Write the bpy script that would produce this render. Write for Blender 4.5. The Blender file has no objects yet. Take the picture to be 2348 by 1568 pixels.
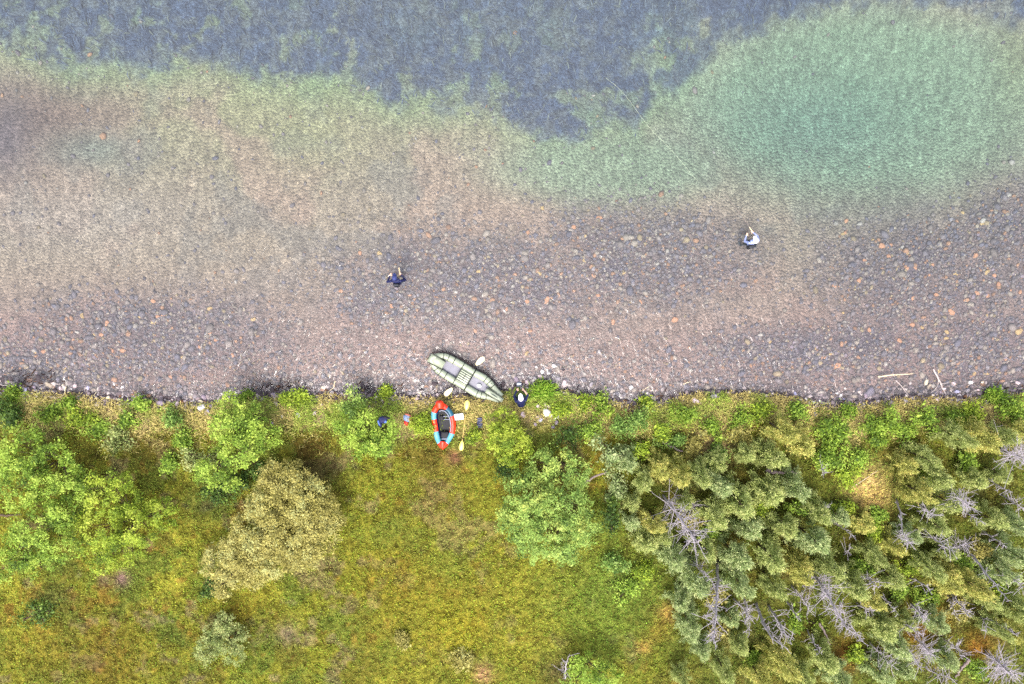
import bpy, bmesh, math, random
import numpy as np
from mathutils import Vector, Matrix, Quaternion

# ------------------------------------------------------------------ camera, sky, sun, exposure
SC = bpy.context.scene
F_PX, DIST, TILT = 1586.0, 30.5, math.radians(7.0)      # focal length in 2347-wide photo pixels, metres to the picture centre, tilt off straight down
CAM = np.array([0.0, DIST*math.sin(TILT), DIST*math.cos(TILT)])
cd = bpy.data.cameras.new('drone_camera'); cam = bpy.data.objects.new('drone_camera', cd)
SC.collection.objects.link(cam); SC.camera = cam
cam.location = CAM; cam.rotation_euler = (-TILT, 0, 0)
cd.sensor_width = 36; cd.lens = 36*F_PX/2347; cd.clip_start = .5; cd.clip_end = 3000

SUN_DIR = Vector((-0.10, -0.50, 1.1)).normalized()        # towards the sun
w = bpy.data.worlds.new('World'); SC.world = w; w.use_nodes = True
nt = w.node_tree; bg = nt.nodes['Background']
sky = nt.nodes.new('ShaderNodeTexSky'); sky.sky_type = 'NISHITA'; sky.sun_disc = False
sky.sun_elevation = math.asin(SUN_DIR.z); sky.sun_rotation = math.atan2(SUN_DIR.x, SUN_DIR.y)
sky.dust_density = 4.0; sky.ozone_density = 1.0; sky.air_density = 1.0
hs = nt.nodes.new('ShaderNodeHueSaturation'); hs.inputs['Saturation'].default_value = .5      # thin overcast: a paler sky
nt.links.new(sky.outputs[0], hs.inputs['Color']); nt.links.new(hs.outputs[0], bg.inputs[0]); bg.inputs[1].default_value = 0.15
sl = bpy.data.lights.new('sun', 'SUN'); sl.energy = 0.85; sl.angle = math.radians(20); sl.color = (1, .94, .86)
so = bpy.data.objects.new('sun', sl); SC.collection.objects.link(so)
so.rotation_euler = (-SUN_DIR).to_track_quat('-Z', 'Y').to_euler(); so.location = (0, 0, 60)
vs = SC.view_settings; vs.view_transform = 'Standard'; vs.look = 'None'; vs.gamma = 1; vs.use_curve_mapping = False
vs.exposure = 1.98
SC.cycles.max_bounces = 6; SC.cycles.transparent_max_bounces = 12
SC.cycles.use_denoising = False; SC.cycles.sample_clamp_indirect = 4

# ------------------------------------------------------------------ helpers
COL = SC.collection
RNG = np.random.default_rng(7); random.seed(7)
SRC = 2347/4096
def W(dx, dy, z=0.0):
    """photo pixel (2347-wide) -> world point at height z"""
    dx = np.asarray(dx, float); dy = np.asarray(dy, float)
    a = (dx-1173.5)/F_PX; b = -(dy-784)/F_PX
    vx = a; vy = -math.sin(TILT)+b*math.cos(TILT); vz = -math.cos(TILT)-b*math.sin(TILT)
    l = (z-CAM[2])/vz
    return np.stack([CAM[0]+l*vx, CAM[1]+l*vy, np.broadcast_to(z, l.shape)+0*l], -1)
def WS(sx, sy, z=0.0): return W(np.asarray(sx)*SRC, np.asarray(sy)*SRC, z)
def PIX(x, y, z):
    """world -> photo pixel (2347-wide): used to lay out ground colours where they lie in the place"""
    dx, dy, dz = x-CAM[0], y-CAM[1], z-CAM[2]
    f = -math.sin(TILT)*dy-math.cos(TILT)*dz; u = math.cos(TILT)*dy-math.sin(TILT)*dz
    f = np.maximum(f, .1)
    return 1173.5+F_PX*dx/f, 784-F_PX*u/f
def lin(c):
    c = np.asarray(c, float)/255
    return np.where(c <= .04045, c/12.92, ((c+.055)/1.055)**2.4)
def _h(ix, iy, s):
    n = (ix.astype(np.int64)*374761393+iy.astype(np.int64)*668265263+s*974634781) & 0xffffffff
    n = ((n ^ (n >> 13))*1274126177) & 0xffffffff
    n = ((n ^ (n >> 16))*2246822519) & 0xffffffff
    return ((n ^ (n >> 15)) & 0xffffff)/float(0xffffff)
def vn(x, y, s=0):
    x = np.asarray(x, float); y = np.asarray(y, float)
    ix, iy = np.floor(x), np.floor(y); fx, fy = x-ix, y-iy
    fx = fx*fx*(3-2*fx); fy = fy*fy*(3-2*fy)
    a, b, c, d = _h(ix, iy, s), _h(ix+1, iy, s), _h(ix, iy+1, s), _h(ix+1, iy+1, s)
    return (a*(1-fx)+b*fx)*(1-fy)+(c*(1-fx)+d*fx)*fy
def fbm(x, y, s=0, o=4):
    t, a, n = 0, .5, 0
    for i in range(o):
        t = t+a*vn(np.asarray(x)*2**i, np.asarray(y)*2**i, s+i*17); n += a; a *= .55
    return t/n
def sst(a, b, x):
    t = np.clip((x-a)/(b-a), 0, 1); return t*t*(3-2*t)
def mixc(c0, c1, f): return c0*(1-f[..., None])+np.asarray(c1)*f[..., None]

def np_mesh(name, V, F, mat=None, col=None, smooth=False):
    """V (n,3), F (m,k) with constant k"""
    V = np.ascontiguousarray(V, np.float32); F = np.ascontiguousarray(F, np.int32)
    me = bpy.data.meshes.new(name); m, k = F.shape
    me.vertices.add(len(V)); me.vertices.foreach_set('co', V.ravel())
    me.loops.add(m*k); me.loops.foreach_set('vertex_index', F.ravel())
    me.polygons.add(m); me.polygons.foreach_set('loop_start', np.arange(0, m*k, k, dtype=np.int32))
    if smooth: me.polygons.foreach_set('use_smooth', np.ones(m, bool))
    if col is not None:
        at = me.color_attributes.new('col', 'FLOAT_COLOR', 'POINT')
        c4 = np.ones((len(V), 4), np.float32); c4[:, :3] = col; at.data.foreach_set('color', c4.ravel())
    me.update(calc_edges=True); me.validate()
    if mat: me.materials.append(mat)
    return me
class MB:
    """collects shapes into one mesh of one material"""
    def __init__(s): s.v, s.f = [], []
    def add(s, V, F):
        o = len(s.v); s.v += [tuple(map(float, p)) for p in V]; s.f += [tuple(int(i)+o for i in q) for q in F]; return s
    def tube(s, P, R, k=8, cap=True):
        V, F = tube_vf(P, R, k, cap); return s.add(V, F)
    def box(s, c, size, rot=None, bevel=.0):
        bm = bmesh.new(); bmesh.ops.create_cube(bm, size=1)
        bmesh.ops.scale(bm, vec=size, verts=bm.verts)
        if bevel: bmesh.ops.bevel(bm, geom=bm.edges[:], offset=bevel, segments=2, profile=.6, affect='EDGES')
        M = Matrix.Translation(c) @ (rot.to_4x4() if rot is not None else Matrix())
        bm.transform(M); bm.verts.index_update()
        s.add([v.co for v in bm.verts], [[v.index for v in f.verts] for f in bm.faces]); bm.free(); return s
    def ball(s, c, r, sub=2, rot=None):
        V, F = ICO[sub]; V = V*np.asarray(r)
        if rot is not None: V = V @ np.array(rot.to_3x3()).T
        return s.add(V+np.asarray(c), F)
    def mesh(s, name, mat, smooth=True):
        me = bpy.data.meshes.new(name); me.from_pydata(s.v, [], s.f)
        if smooth: me.polygons.foreach_set('use_smooth', [True]*len(me.polygons))
        me.update(); me.materials.append(mat); return me
    def build(s, name, mat, parent=None, smooth=True, **k): return obj(name, s.mesh(name, mat, smooth), parent, **k)
def tube_vf(P, R, k=8, cap=True, closed=False):
    P = np.asarray(P, float); n = len(P); R = np.broadcast_to(np.asarray(R, float), (n,))
    T = np.gradient(P, axis=0) if not closed else np.roll(P, -1, 0)-np.roll(P, 1, 0)
    T /= np.linalg.norm(T, axis=1)[:, None]+1e-9
    ref = np.array([0, 0, 1.]) if abs(T[:, 2]).mean() < .8 else np.array([1., 0, 0])
    A = np.cross(T, ref); A /= np.linalg.norm(A, axis=1)[:, None]+1e-9; B = np.cross(A, T)
    an = np.linspace(0, 2*np.pi, k, endpoint=False)
    V = (P[:, None]+R[:, None, None]*(A[:, None]*np.cos(an)[None, :, None]+B[:, None]*np.sin(an)[None, :, None])).reshape(-1, 3)
    F = []
    for i in range(n if closed else n-1):
        j = (i+1) % n
        for a in range(k):
            b = (a+1) % k; F.append((i*k+a, i*k+b, j*k+b, j*k+a))
    if cap and not closed:
        F.append(tuple(range(k))[::-1]); F.append(tuple((n-1)*k+a for a in range(k)))
    return V, F
def spline(P, n):
    """smooth open curve through the points"""
    P = np.asarray(P, float); m = len(P)
    Q = np.vstack([2*P[0]-P[1], P, 2*P[-1]-P[-2]]); t = np.linspace(0, m-1-1e-6, n); i = t.astype(int); u = (t-i)[:, None]
    a, b, c, d = Q[i], Q[i+1], Q[i+2], Q[i+3]
    return .5*(2*b+(c-a)*u+(2*a-5*b+4*c-d)*u*u+(3*b-a-3*c+d)*u**3)
ICO = {}
for s_ in (1, 2, 3):
    bm_ = bmesh.new(); bmesh.ops.create_icosphere(bm_, subdivisions=s_, radius=1)
    bm_.verts.index_update()
    ICO[s_] = (np.array([v.co for v in bm_.verts]), np.array([[v.index for v in f.verts] for f in bm_.faces])); bm_.free()
def obj(name, me, parent=None, **props):
    o = bpy.data.objects.new(name, me); COL.objects.link(o)
    if parent is not None: o.parent = parent
    for k, v in props.items(): o[k] = v
    return o
def thing(name, label, cat, loc=(0, 0, 0), rz=0.0, group=None):
    o = obj(name, None); o.location = tuple(float(c) for c in loc); o.rotation_euler = (0, 0, rz); o.empty_display_size = .2
    o['label'] = label; o['category'] = cat
    if group: o['group'] = group
    return o
def tag(o, label, cat, group=None):
    o['label'] = label; o['category'] = cat
    if group: o['group'] = group
    return o
def copy_tree(o, parent=None):
    c = o.copy(); COL.objects.link(c)
    if parent is not None: c.parent = parent
    for ch in o.children: copy_tree(ch, c)
    return c

# ------------------------------------------------------------------ materials
def mat_new(name):
    m = bpy.data.materials.new(name); m.use_nodes = True; n = m.node_tree.nodes; n.clear()
    return m, n, m.node_tree.links
def solid(name, rgb, rough=.6, var=.25, scale=30., spec=.3, k=1.0, bump=0.0, metal=0.0):
    """plain coloured surface with procedural grain"""
    m, n, l = mat_new(name); o = n.new('ShaderNodeOutputMaterial'); p = n.new('ShaderNodeBsdfPrincipled')
    t = n.new('ShaderNodeTexNoise'); t.inputs['Scale'].default_value = scale; t.inputs['Detail'].default_value = 4
    tc = n.new('ShaderNodeTexCoord'); l.new(tc.outputs['Object'], t.inputs['Vector'])
    r = n.new('ShaderNodeMapRange'); r.inputs[1].default_value = .3; r.inputs[2].default_value = .7
    r.inputs[3].default_value = 1-var; r.inputs[4].default_value = 1+var; l.new(t.outputs[0], r.inputs[0])
    x = n.new('ShaderNodeVectorMath'); x.operation = 'SCALE'; c = lin(rgb)*k
    x.inputs[0].default_value = tuple(c); l.new(r.outputs[0], x.inputs['Scale'])
    l.new(x.outputs[0], p.inputs['Base Color']); p.inputs['Roughness'].default_value = rough
    p.inputs['Specular IOR Level'].default_value = spec; p.inputs['Metallic'].default_value = metal
    if bump:
        b = n.new('ShaderNodeBump'); b.inputs['Strength'].default_value = bump; b.inputs['Distance'].default_value = .02
        l.new(t.outputs[0], b.inputs['Height']); l.new(b.outputs[0], p.inputs['Normal'])
    l.new(p.outputs[0], o.inputs[0]); return m
def attr_mat(name, rough=.8, var=.3, scale=40., spec=.15, translucent=0.0, bump=0.0, bscale=None):
    """colour attribute times fine grain (leaves, ground, pebbles)"""
    m, n, l = mat_new(name); o = n.new('ShaderNodeOutputMaterial'); p = n.new('ShaderNodeBsdfPrincipled')
    a = n.new('ShaderNodeVertexColor'); a.layer_name = 'col'
    g = n.new('ShaderNodeNewGeometry'); t = n.new('ShaderNodeTexNoise'); t.inputs['Scale'].default_value = scale; t.inputs['Detail'].default_value = 5
    l.new(g.outputs['Position'], t.inputs['Vector'])
    r = n.new('ShaderNodeMapRange'); r.inputs[1].default_value = .3; r.inputs[2].default_value = .7
    r.inputs[3].default_value = 1-var; r.inputs[4].default_value = 1+var; l.new(t.outputs[0], r.inputs[0])
    x = n.new('ShaderNodeVectorMath'); x.operation = 'SCALE'; l.new(a.outputs[0], x.inputs[0]); l.new(r.outputs[0], x.inputs['Scale'])
    l.new(x.outputs[0], p.inputs['Base Color']); p.inputs['Roughness'].default_value = rough; p.inputs['Specular IOR Level'].default_value = spec
    if bump:
        b = n.new('ShaderNodeBump'); b.inputs['Strength'].default_value = bump; b.inputs['Distance'].default_value = .10
        t2 = n.new('ShaderNodeTexNoise'); t2.inputs['Scale'].default_value = bscale or scale; t2.inputs['Detail'].default_value = 4
        l.new(g.outputs['Position'], t2.inputs['Vector']); l.new(t2.outputs[0], b.inputs['Height']); l.new(b.outputs[0], p.inputs['Normal'])
    if translucent:
        tr = n.new('ShaderNodeBsdfTranslucent'); l.new(x.outputs[0], tr.inputs[0]); mx = n.new('ShaderNodeMixShader'); mx.inputs[0].default_value = translucent
        l.new(p.outputs[0], mx.inputs[1]); l.new(tr.outputs[0], mx.inputs[2]); l.new(mx.outputs[0], o.inputs[0])
    else: l.new(p.outputs[0], o.inputs[0])
    return m
M_GROUND = attr_mat('heath_soil', .95, .35, 26, .05, bump=.8, bscale=18)
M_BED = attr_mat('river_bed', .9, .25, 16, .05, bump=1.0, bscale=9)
def cobbles(m, scale, amt):
    """small packed gravel: each cell its own grey, joints sunk"""
    n, l = m.node_tree.nodes, m.node_tree.links; p = n['Principled BSDF']; src = p.inputs['Base Color'].links[0].from_socket
    g = n['Geometry']; v = n.new('ShaderNodeTexVoronoi'); v.inputs['Scale'].default_value = scale; l.new(g.outputs['Position'], v.inputs['Vector'])
    sp = n.new('ShaderNodeSeparateColor'); l.new(v.outputs['Color'], sp.inputs[0])
    r = n.new('ShaderNodeMapRange'); r.inputs[3].default_value = 1-amt; r.inputs[4].default_value = 1+amt; l.new(sp.outputs[0], r.inputs[0])
    x = n.new('ShaderNodeVectorMath'); x.operation = 'SCALE'; l.new(src, x.inputs[0]); l.new(r.outputs[0], x.inputs['Scale']); l.new(x.outputs[0], p.inputs['Base Color'])
    b = n['Bump']; l.new(v.outputs['Distance'], b.inputs['Height']); b.invert = True
    # oblique streaks: ripple light from the water, put into the bed colour
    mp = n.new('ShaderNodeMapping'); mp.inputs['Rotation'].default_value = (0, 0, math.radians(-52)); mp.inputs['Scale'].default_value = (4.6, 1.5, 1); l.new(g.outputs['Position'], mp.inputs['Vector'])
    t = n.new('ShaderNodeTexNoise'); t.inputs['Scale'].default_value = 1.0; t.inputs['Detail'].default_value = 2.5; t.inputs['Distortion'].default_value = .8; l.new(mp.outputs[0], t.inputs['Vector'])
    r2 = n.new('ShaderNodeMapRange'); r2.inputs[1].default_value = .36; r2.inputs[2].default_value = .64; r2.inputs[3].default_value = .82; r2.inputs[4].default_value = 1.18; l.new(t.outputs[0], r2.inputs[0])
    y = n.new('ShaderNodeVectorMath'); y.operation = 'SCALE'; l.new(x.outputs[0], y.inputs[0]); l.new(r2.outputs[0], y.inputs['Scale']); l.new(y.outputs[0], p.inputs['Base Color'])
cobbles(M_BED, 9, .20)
M_LEAF = attr_mat('leaf', .6, .12, 60, .2, translucent=.3)
M_HEATH = attr_mat('heath_leaf', .7, .12, 60, .15, translucent=.2)
M_PEB = attr_mat('pebble', .75, .2, 60, .2)
M_WEED = attr_mat('water_weed', .8, .2, 30, .1)
M_BARK = solid('brown_bark', (95, 80, 65), .9, .4, 25, .1, .7)
M_DEAD = solid('bleached_dead_wood', (178, 168, 174), .85, .25, 22, .15, .66)
M_DRIFT = solid('pale_driftwood', (232, 214, 180), .8, .2, 25, .2, .62)
M_DRIFTG = solid('grey_driftwood', (200, 185, 180), .8, .25, 25, .2, .62)
M_LOG = solid('grey_purple_log', (150, 132, 128), .9, .35, 20, .1, .6)

# ------------------------------------------------------------------ terrain
SHD = np.array([(-900, 885), (0, 884), (60, 890), (150, 894), (230, 905), (330, 914), (450, 919), (520, 914), (600, 905), (680, 901), (760, 899), (830, 900), (900, 906),
                (960, 904), (1040, 904), (1100, 903), (1150, 896), (1200, 884), (1260, 886), (1330, 901), (1400, 915), (1470, 924), (1520, 917), (1560, 902),
                (1620, 892), (1700, 895), (1800, 902), (1870, 917), (1950, 922), (2020, 912), (2100, 906), (2180, 910), (2260, 905), (2347, 896), (3300, 890)], float)
_sw = W(SHD[:, 0], SHD[:, 1], 0.0)
def shore(x):
    return np.interp(x, _sw[:, 0], _sw[:, 1])+.10*(fbm(x*1.6, x*0+3, 5, 3)-.5)*2
def zone_pool(x, y):
    cx, cy = W(1960, 255)[:2]; dx, dy = (x-cx)/8.2, (y-cy)/4.6
    return np.exp(-(dx*dx+dy*dy)*.9)
def height(x, y):
    """terrain: river bed below 0, bank above"""
    s = y-shore(x)
    wd = -(.03+.17*np.maximum(s, 0)**.5*.6+.055*np.clip(s, 0, 14))-1.1*zone_pool(x, y)*sst(3, 8, s)
    wd = wd-.10*(fbm(x*.5, y*.5, 31, 3)-.5)
    t = np.maximum(-s, 0)
    ld = .02+.42*(1-np.exp(-t/.55))+.012*t+(.16*(fbm(x*.55, y*.55, 41, 3)-.5)+.20*(fbm(x*2.0, y*2.0, 43, 3)-.5)+.13*(fbm(x*4.6, y*4.6, 47, 2)-.5))*sst(0, 1.2, t)
    return np.where(s > 0, wd, ld)
def ground_z(x, y): return float(height(np.array([x], float), np.array([y], float))[0])

def land_colour(x, y, z, fine=True):
    """albedo of the ground plants: olive heath, brown and green drifts, dry bank, orange moss under the pines"""
    px, py = PIX(x, y, z); s = y-shore(x); k = .56
    n1, n2, n3 = fbm(x*.45, y*.45, 3), fbm(x*.9, y*.9, 9), fbm(x*2.5, y*2.5, 13)
    c = np.broadcast_to(lin((142, 138, 50)), px.shape+(3,))*1.0
    c = mixc(c, lin((162, 154, 58)), sst(.52, .7, n1)*.9)
    c = mixc(c, lin((112, 102, 46)), sst(.52, .68, n2)*.6)
    c = mixc(c, lin((112, 124, 52)), sst(.50, .66, fbm(x*.7, y*.7, 21))*.7)
    c = mixc(c, lin((150, 124, 108)), sst(.60, .72, fbm(x*1.1, y*1.1, 27))*.45)
    c = mixc(c, lin((160, 104, 52)), sst(.64, .74, fbm(x*1.4, y*1.4, 29))*.4)
    c = mixc(c, lin((158, 148, 56)), sst(900, 1500, py)*sst(700, 1000, px)*(1-sst(1350, 1500, px))*.5)
    # under the pines on the right: darker green with orange-brown moss
    pine = sst(1380, 1520, px)*sst(960, 1060, py)*(1-sst(1330, 1480, py)*(1-sst(1480, 1560, px)))
    c = mixc(c, lin((108, 112, 50)), pine*.75)
    c = mixc(c, lin((140, 112, 52)), pine*sst(.56, .68, n2)*.35)
    # green young growth left of the pines
    gz = np.exp(-(((px-1400)/130)**2+((py-1370)/170)**2)); c = mixc(c, lin((122, 140, 58)), gz*.8)
    for (ax, ay, r, col, f) in PATCHES:
        d = ((px-ax)**2+(py-ay)**2)/(r*r); c = mixc(c, lin(col), np.clip(np.exp(-d)*(.5+1.0*n3), 0, 1)*f)
    # bank strip: dry grass, litter, green tufts
    b = sst(-1.75, -.75, s+.7*(n2-.5)); c = mixc(c, lin((216, 196, 126)), b*.9)
    c = mixc(c, lin((172, 182, 84)), b*sst(.48, .6, fbm(x*1.1, y*1.1, 53))*.85)
    c = mixc(c, lin((198, 164, 136)), b*sst(.58, .7, fbm(x*1.3, y*1.3, 57))*.8)
    e = sst(-.38, -.10, s+.25*(n3-.5)); c = mixc(c, lin((126, 112, 112)), e)
    if fine: c = c*(.16+1.4*fbm(x*6, y*6, 61, 2)**1.4)[..., None]
    return c*k
PATCHES = [(1990, 1115, 42, (232, 196, 128), 1), (2005, 1150, 30, (226, 186, 118), .9), (1475, 1482, 20, (200, 150, 84), .7), (1530, 1405, 22, (206, 160, 90), .7),
           (1515, 1440, 24, (180, 146, 66), .5), (1620, 1000, 45, (196, 160, 118), .8), (1650, 1035, 28, (176, 140, 112), .7), (1040, 1050, 20, (158, 106, 88), .9), (1085, 1000, 26, (140, 104, 84), .9),
           (280, 1328, 18, (164, 128, 122), .9), (240, 1330, 14, (160, 130, 110), .7), (660, 1450, 26, (140, 118, 106), .7), (330, 1010, 70, (108, 88, 42), .7), (480, 1140, 60, (84, 88, 44), .8),
           (720, 1035, 50, (112, 84, 44), .8), (980, 1045, 50, (116, 94, 46), .7), (740, 1090, 45, (92, 84, 50), .8), (1010, 1130, 60, (140, 118, 60), .5), (1000, 1430, 70, (162, 150, 50), .6),  # dark patch by the tan shrub: its soft shade put into the colour
           (1060, 1440, 60, (166, 152, 48), .6), (1330, 965, 45, (190, 162, 112), .7), (1250, 940, 35, (206, 186, 150), .7), (330, 945, 35, (186, 150, 118), .7), (250, 945, 45, (176, 144, 106), .7),
           (560, 1400, 60, (150, 128, 46), .5), (250, 1500, 90, (132, 104, 44), .6), (110, 1500, 80, (150, 130, 48), .6), (120, 1370, 40, (96, 100, 58), .7), (2100, 1440, 45, (150, 104, 44), .8),
           (2240, 1480, 40, (160, 108, 46), .8), (1935, 1500, 35, (150, 100, 44), .8), (2150, 1420, 30, (176, 126, 52), .8), (1560, 1150, 40, (120, 100, 60), .5), (1085, 960, 30, (192, 170, 98), .6),
           (1560, 1560, 30, (170, 120, 56), .4), (1110, 1545, 20, (206, 150, 120), .8), (1085, 955, 34, (208, 188, 124), .9), (1010, 918, 30, (190, 180, 100), .7), (930, 950, 40, (206, 178, 134), .9), (1205, 945, 26, (206, 176, 130), .9), (900, 1330, 80, (150, 130, 44), .5), (2290, 1130, 40, (104, 92, 40), .7), (1280, 1545, 40, (90, 74, 60), .7)]

WEED_EDGE = np.array([(-900, 70), (0, 96), (70, 112), (150, 140), (260, 152), (350, 152), (450, 142), (550, 152), (640, 185), (720, 182), (800, 196), (880, 225), (960, 232), (1010, 250),
                      (1080, 242), (1150, 280), (1200, 290), (1300, 318), (1370, 292), (1400, 280), (1460, 300), (1495, 225), (1560, 210), (1600, 160), (1640, 120), (1700, 75),
                      (1780, 42), (1900, 14), (2000, -5), (2060, 0), (2150, 6), (2240, 34), (2347, 52), (3300, 60)], float)
def weed_amount(px, py, x, y):
    e = np.interp(px, WEED_EDGE[:, 0], WEED_EDGE[:, 1])
    t = e-py+66*(fbm(x*.75, y*.75, 71)-.5)+60*(fbm(x*2.6, y*2.6, 73)-.5)
    m = sst(-30, 34, t)
    holes = sst(.54, .66, fbm(x*1.3, y*1.3, 77))*(1-.6*sst(80, 220, t))
    mid = np.exp(-(((px-1570)/80)**2+((py-110)/75)**2))+np.exp(-(((px-1000)/200)**2+((py-60)/60)**2))*.3
    return m*np.clip(1-.6*holes-.6*mid*vn(x*1.5, y*1.5, 79), 0, 1)
STONE_Z = [(350, 770, 290, 95), (1090, 640, 330, 110), (1450, 590, 280, 110), (2130, 620, 260, 150), (1900, 800, 300, 60), (2320, 560, 130, 160), (120, 840, 200, 60), (2250, 780, 150, 90), (900, 690, 130, 60)]
def stone_amount(px, py, x, y):
    m = 0*px
    for (a, b, rx, ry) in STONE_Z: m = np.maximum(m, np.exp(-(((px-a)/rx)**2+((py-b)/ry)**2)**1.5))
    return np.clip(m*(.55+.9*fbm(x*.8, y*.8, 83)), 0, 1)
def bed_colour(x, y, z):
    px, py = PIX(x, y, z); k = .50
    n1, n2 = fbm(x*.3, y*.3, 101), fbm(x*.7, y*.7, 103)
    c = np.broadcast_to(lin((176, 158, 138)), px.shape+(3,))*1.0
    c = mixc(c, lin((180, 176, 128)), sst(150, 420, 640-py+0*px)*np.exp(-((px-600)/420)**2)*.75*(.5+n2))
    c = mixc(c, lin((190, 160, 142)), sst(.48, .62, n1)*.7)
    c = mixc(c, lin((150, 144, 136)), sst(.52, .66, n2)*.45)
    c = mixc(c, lin((164, 134, 128)), sst(540, 840, py)*.8)                                           # mauve gravel towards the bank
    c = mixc(c, lin((144, 118, 106)), np.exp(-(((px-110)/160)**2+((py-270)/120)**2))*.95)             # brown patch at the left
    c = mixc(c, lin((118, 104, 112)), np.exp(-(((px-10)/70)**2+((py-320)/110)**2))*.8)
    c = mixc(c, lin((140, 146, 134)), np.exp(-(((px-210)/100)**2+((py-345)/45)**2))*.8)
    c = mixc(c, lin((182, 166, 154)), np.exp(-(((px-150)/260)**2+((py-500)/80)**2))*.7)
    # pale green silt fringe beneath the weed and round the pool
    e = np.interp(px, WEED_EDGE[:, 0], WEED_EDGE[:, 1]); fr = np.exp(-(np.maximum(py-e, 0)/60)**2)*(1-sst(1500, 1700, px))
    c = mixc(c, lin((158, 176, 130)), fr*(.5+.8*n2)*.85)
    pl = np.clip(1.25*np.exp(-((((px-1990)/470)**2+((py-235)/235)**2)**2)), 0, 1)
    pl = np.maximum(pl, np.exp(-((((px-1400)/300)**2+((py-385)/85)**2)**2))*.95)
    c = mixc(c, lin((154, 172, 142)), pl*(1-.2*n2))
    c = mixc(c, lin((116, 152, 138)), np.exp(-(((px-1860)/230)**2+((py-290)/120)**2))*.5)
    c = mixc(c, lin((150, 152, 110)), np.exp(-(((px-2330)/60)**2+((py-130)/140)**2))*.5)
    st = stone_amount(px, py, x, y); c = mixc(c, lin((122, 106, 110)), st*.85)
    c = mixc(c, lin((112, 102, 114)), sst(.55, .65, fbm(x*1.3, y*1.3, 107))*st*.7)
    c = mixc(c, lin((172, 170, 128)), np.exp(-((((px-700)/90)**2)))*np.exp(-((py-330)/80)**2)*.5)
    wd = weed_amount(px, py, x, y); c = mixc(c, lin((88, 100, 130)), wd*.95)
    c = mixc(c, lin((128, 132, 132)), wd*sst(.46, .64, fbm(x*2.6, y*2.6, 109))*.6)
    edge = sst(1.1, .15, y-shore(x)) if False else sst(.15, 1.1, 1.25-(y-shore(x))); c = mixc(c, lin((120, 108, 112)), edge*.55)
    u_, v_ = x*.78+y*.62, -x*.62+y*.78; g = .74+.16*sst(.34, .66, fbm(u_*2.0+.8*fbm(x, y, 115, 2), v_*6.0, 111, 3))+.34*fbm(x*6, y*6, 113, 2); return c*g[..., None]*k  # stretched noise adds the water's ripple light to the bed colour

def axis(lo, hi, step, far, ratio=1.35):
    a = list(np.arange(lo, hi+step/2, step)); d = step
    while a[-1] < far: d *= ratio; a.append(a[-1]+d)
    d = step
    while a[0] > -far: d *= ratio; a.insert(0, a[0]-d)
    return np.array(a)
def sheet(name, xs, vsv, mat, colfn):
    X, Vv = np.meshgrid(xs, vsv); Y = shore(X)+Vv
    far = sst(40, 120, np.abs(X)+np.abs(Y)); Z = height(X, Y)
    C = colfn(X, Y, Z); nx, ny = len(xs), len(vsv)
    i = np.arange(nx*ny).reshape(ny, nx)
    F = np.stack([i[:-1, :-1], i[:-1, 1:], i[1:, 1:], i[1:, :-1]], -1).reshape(-1, 4)
    V = np.stack([X, Y, Z], -1).reshape(-1, 3)
    o = obj(name, np_mesh(name, V, F, mat, C.reshape(-1, 3), True)); o['kind'] = 'structure'; return o
land_v = np.concatenate([-np.cumsum(np.array([20, 30, 60, 120, 240, 400]))[::-1]-20.2, np.arange(-20.2, -.05, .075), [-.02, .0]])
sheet('ground', axis(-26, 26, .075, 600), land_v, M_GROUND, land_colour)
bed_v = np.concatenate([[0.0, .03], np.arange(.08, 21, .10), 21+np.cumsum([.3, .8, 2, 5, 12, 25, 50, 100, 200, 300])])
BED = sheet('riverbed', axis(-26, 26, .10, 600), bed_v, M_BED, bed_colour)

# ------------------------------------------------------------------ water: a closed body, clear, tinted by depth, rippled on top
def water_material():
    m, n, l = mat_new('river_water'); o = n.new('ShaderNodeOutputMaterial')
    tr = n.new('ShaderNodeBsdfTransparent'); gl = n.new('ShaderNodeBsdfGlossy'); gl.inputs['Roughness'].default_value = .13
    fr = n.new('ShaderNodeFresnel'); fr.inputs['IOR'].default_value = 1.33; mx = n.new('ShaderNodeMixShader')
    g = n.new('ShaderNodeNewGeometry'); mp = n.new('ShaderNodeMapping'); mp.inputs['Rotation'].default_value = (0, 0, math.radians(35)); mp.inputs['Scale'].default_value = (1.0, .42, 1)
    l.new(g.outputs['Position'], mp.inputs['Vector'])
    t = n.new('ShaderNodeTexNoise'); t.inputs['Scale'].default_value = 4.6; t.inputs['Detail'].default_value = 2; t.inputs['Distortion'].default_value = .6
    l.new(mp.outputs[0], t.inputs['Vector'])
    b = n.new('ShaderNodeBump'); b.inputs['Strength'].default_value = 1.0; b.inputs['Distance'].default_value = .05
    l.new(t.outputs[0], b.inputs['Height']); l.new(b.outputs[0], gl.inputs['Normal']); l.new(b.outputs[0], fr.inputs['Normal'])
    df = n.new('ShaderNodeBsdfDiffuse'); df.inputs['Color'].default_value = (.22, .22, .24, 1); l.new(b.outputs[0], df.inputs['Normal'])      # fine silt held in the water
    mk = n.new('ShaderNodeMixShader'); mk.inputs[0].default_value = .10; l.new(tr.outputs[0], mk.inputs[1]); l.new(df.outputs[0], mk.inputs[2])
    l.new(fr.outputs[0], mx.inputs[0]); l.new(mk.outputs[0], mx.inputs[1]); l.new(gl.outputs[0], mx.inputs[2]); l.new(mx.outputs[0], o.inputs[0])
    va = n.new('ShaderNodeVolumeAbsorption'); va.inputs['Color'].default_value = (.58, .84, .83, 1); va.inputs['Density'].default_value = .24
    l.new(va.outputs[0], o.inputs['Volume']); return m
mb = MB(); y0, y1, zb = -12.0, 700.0, -9.0
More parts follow.
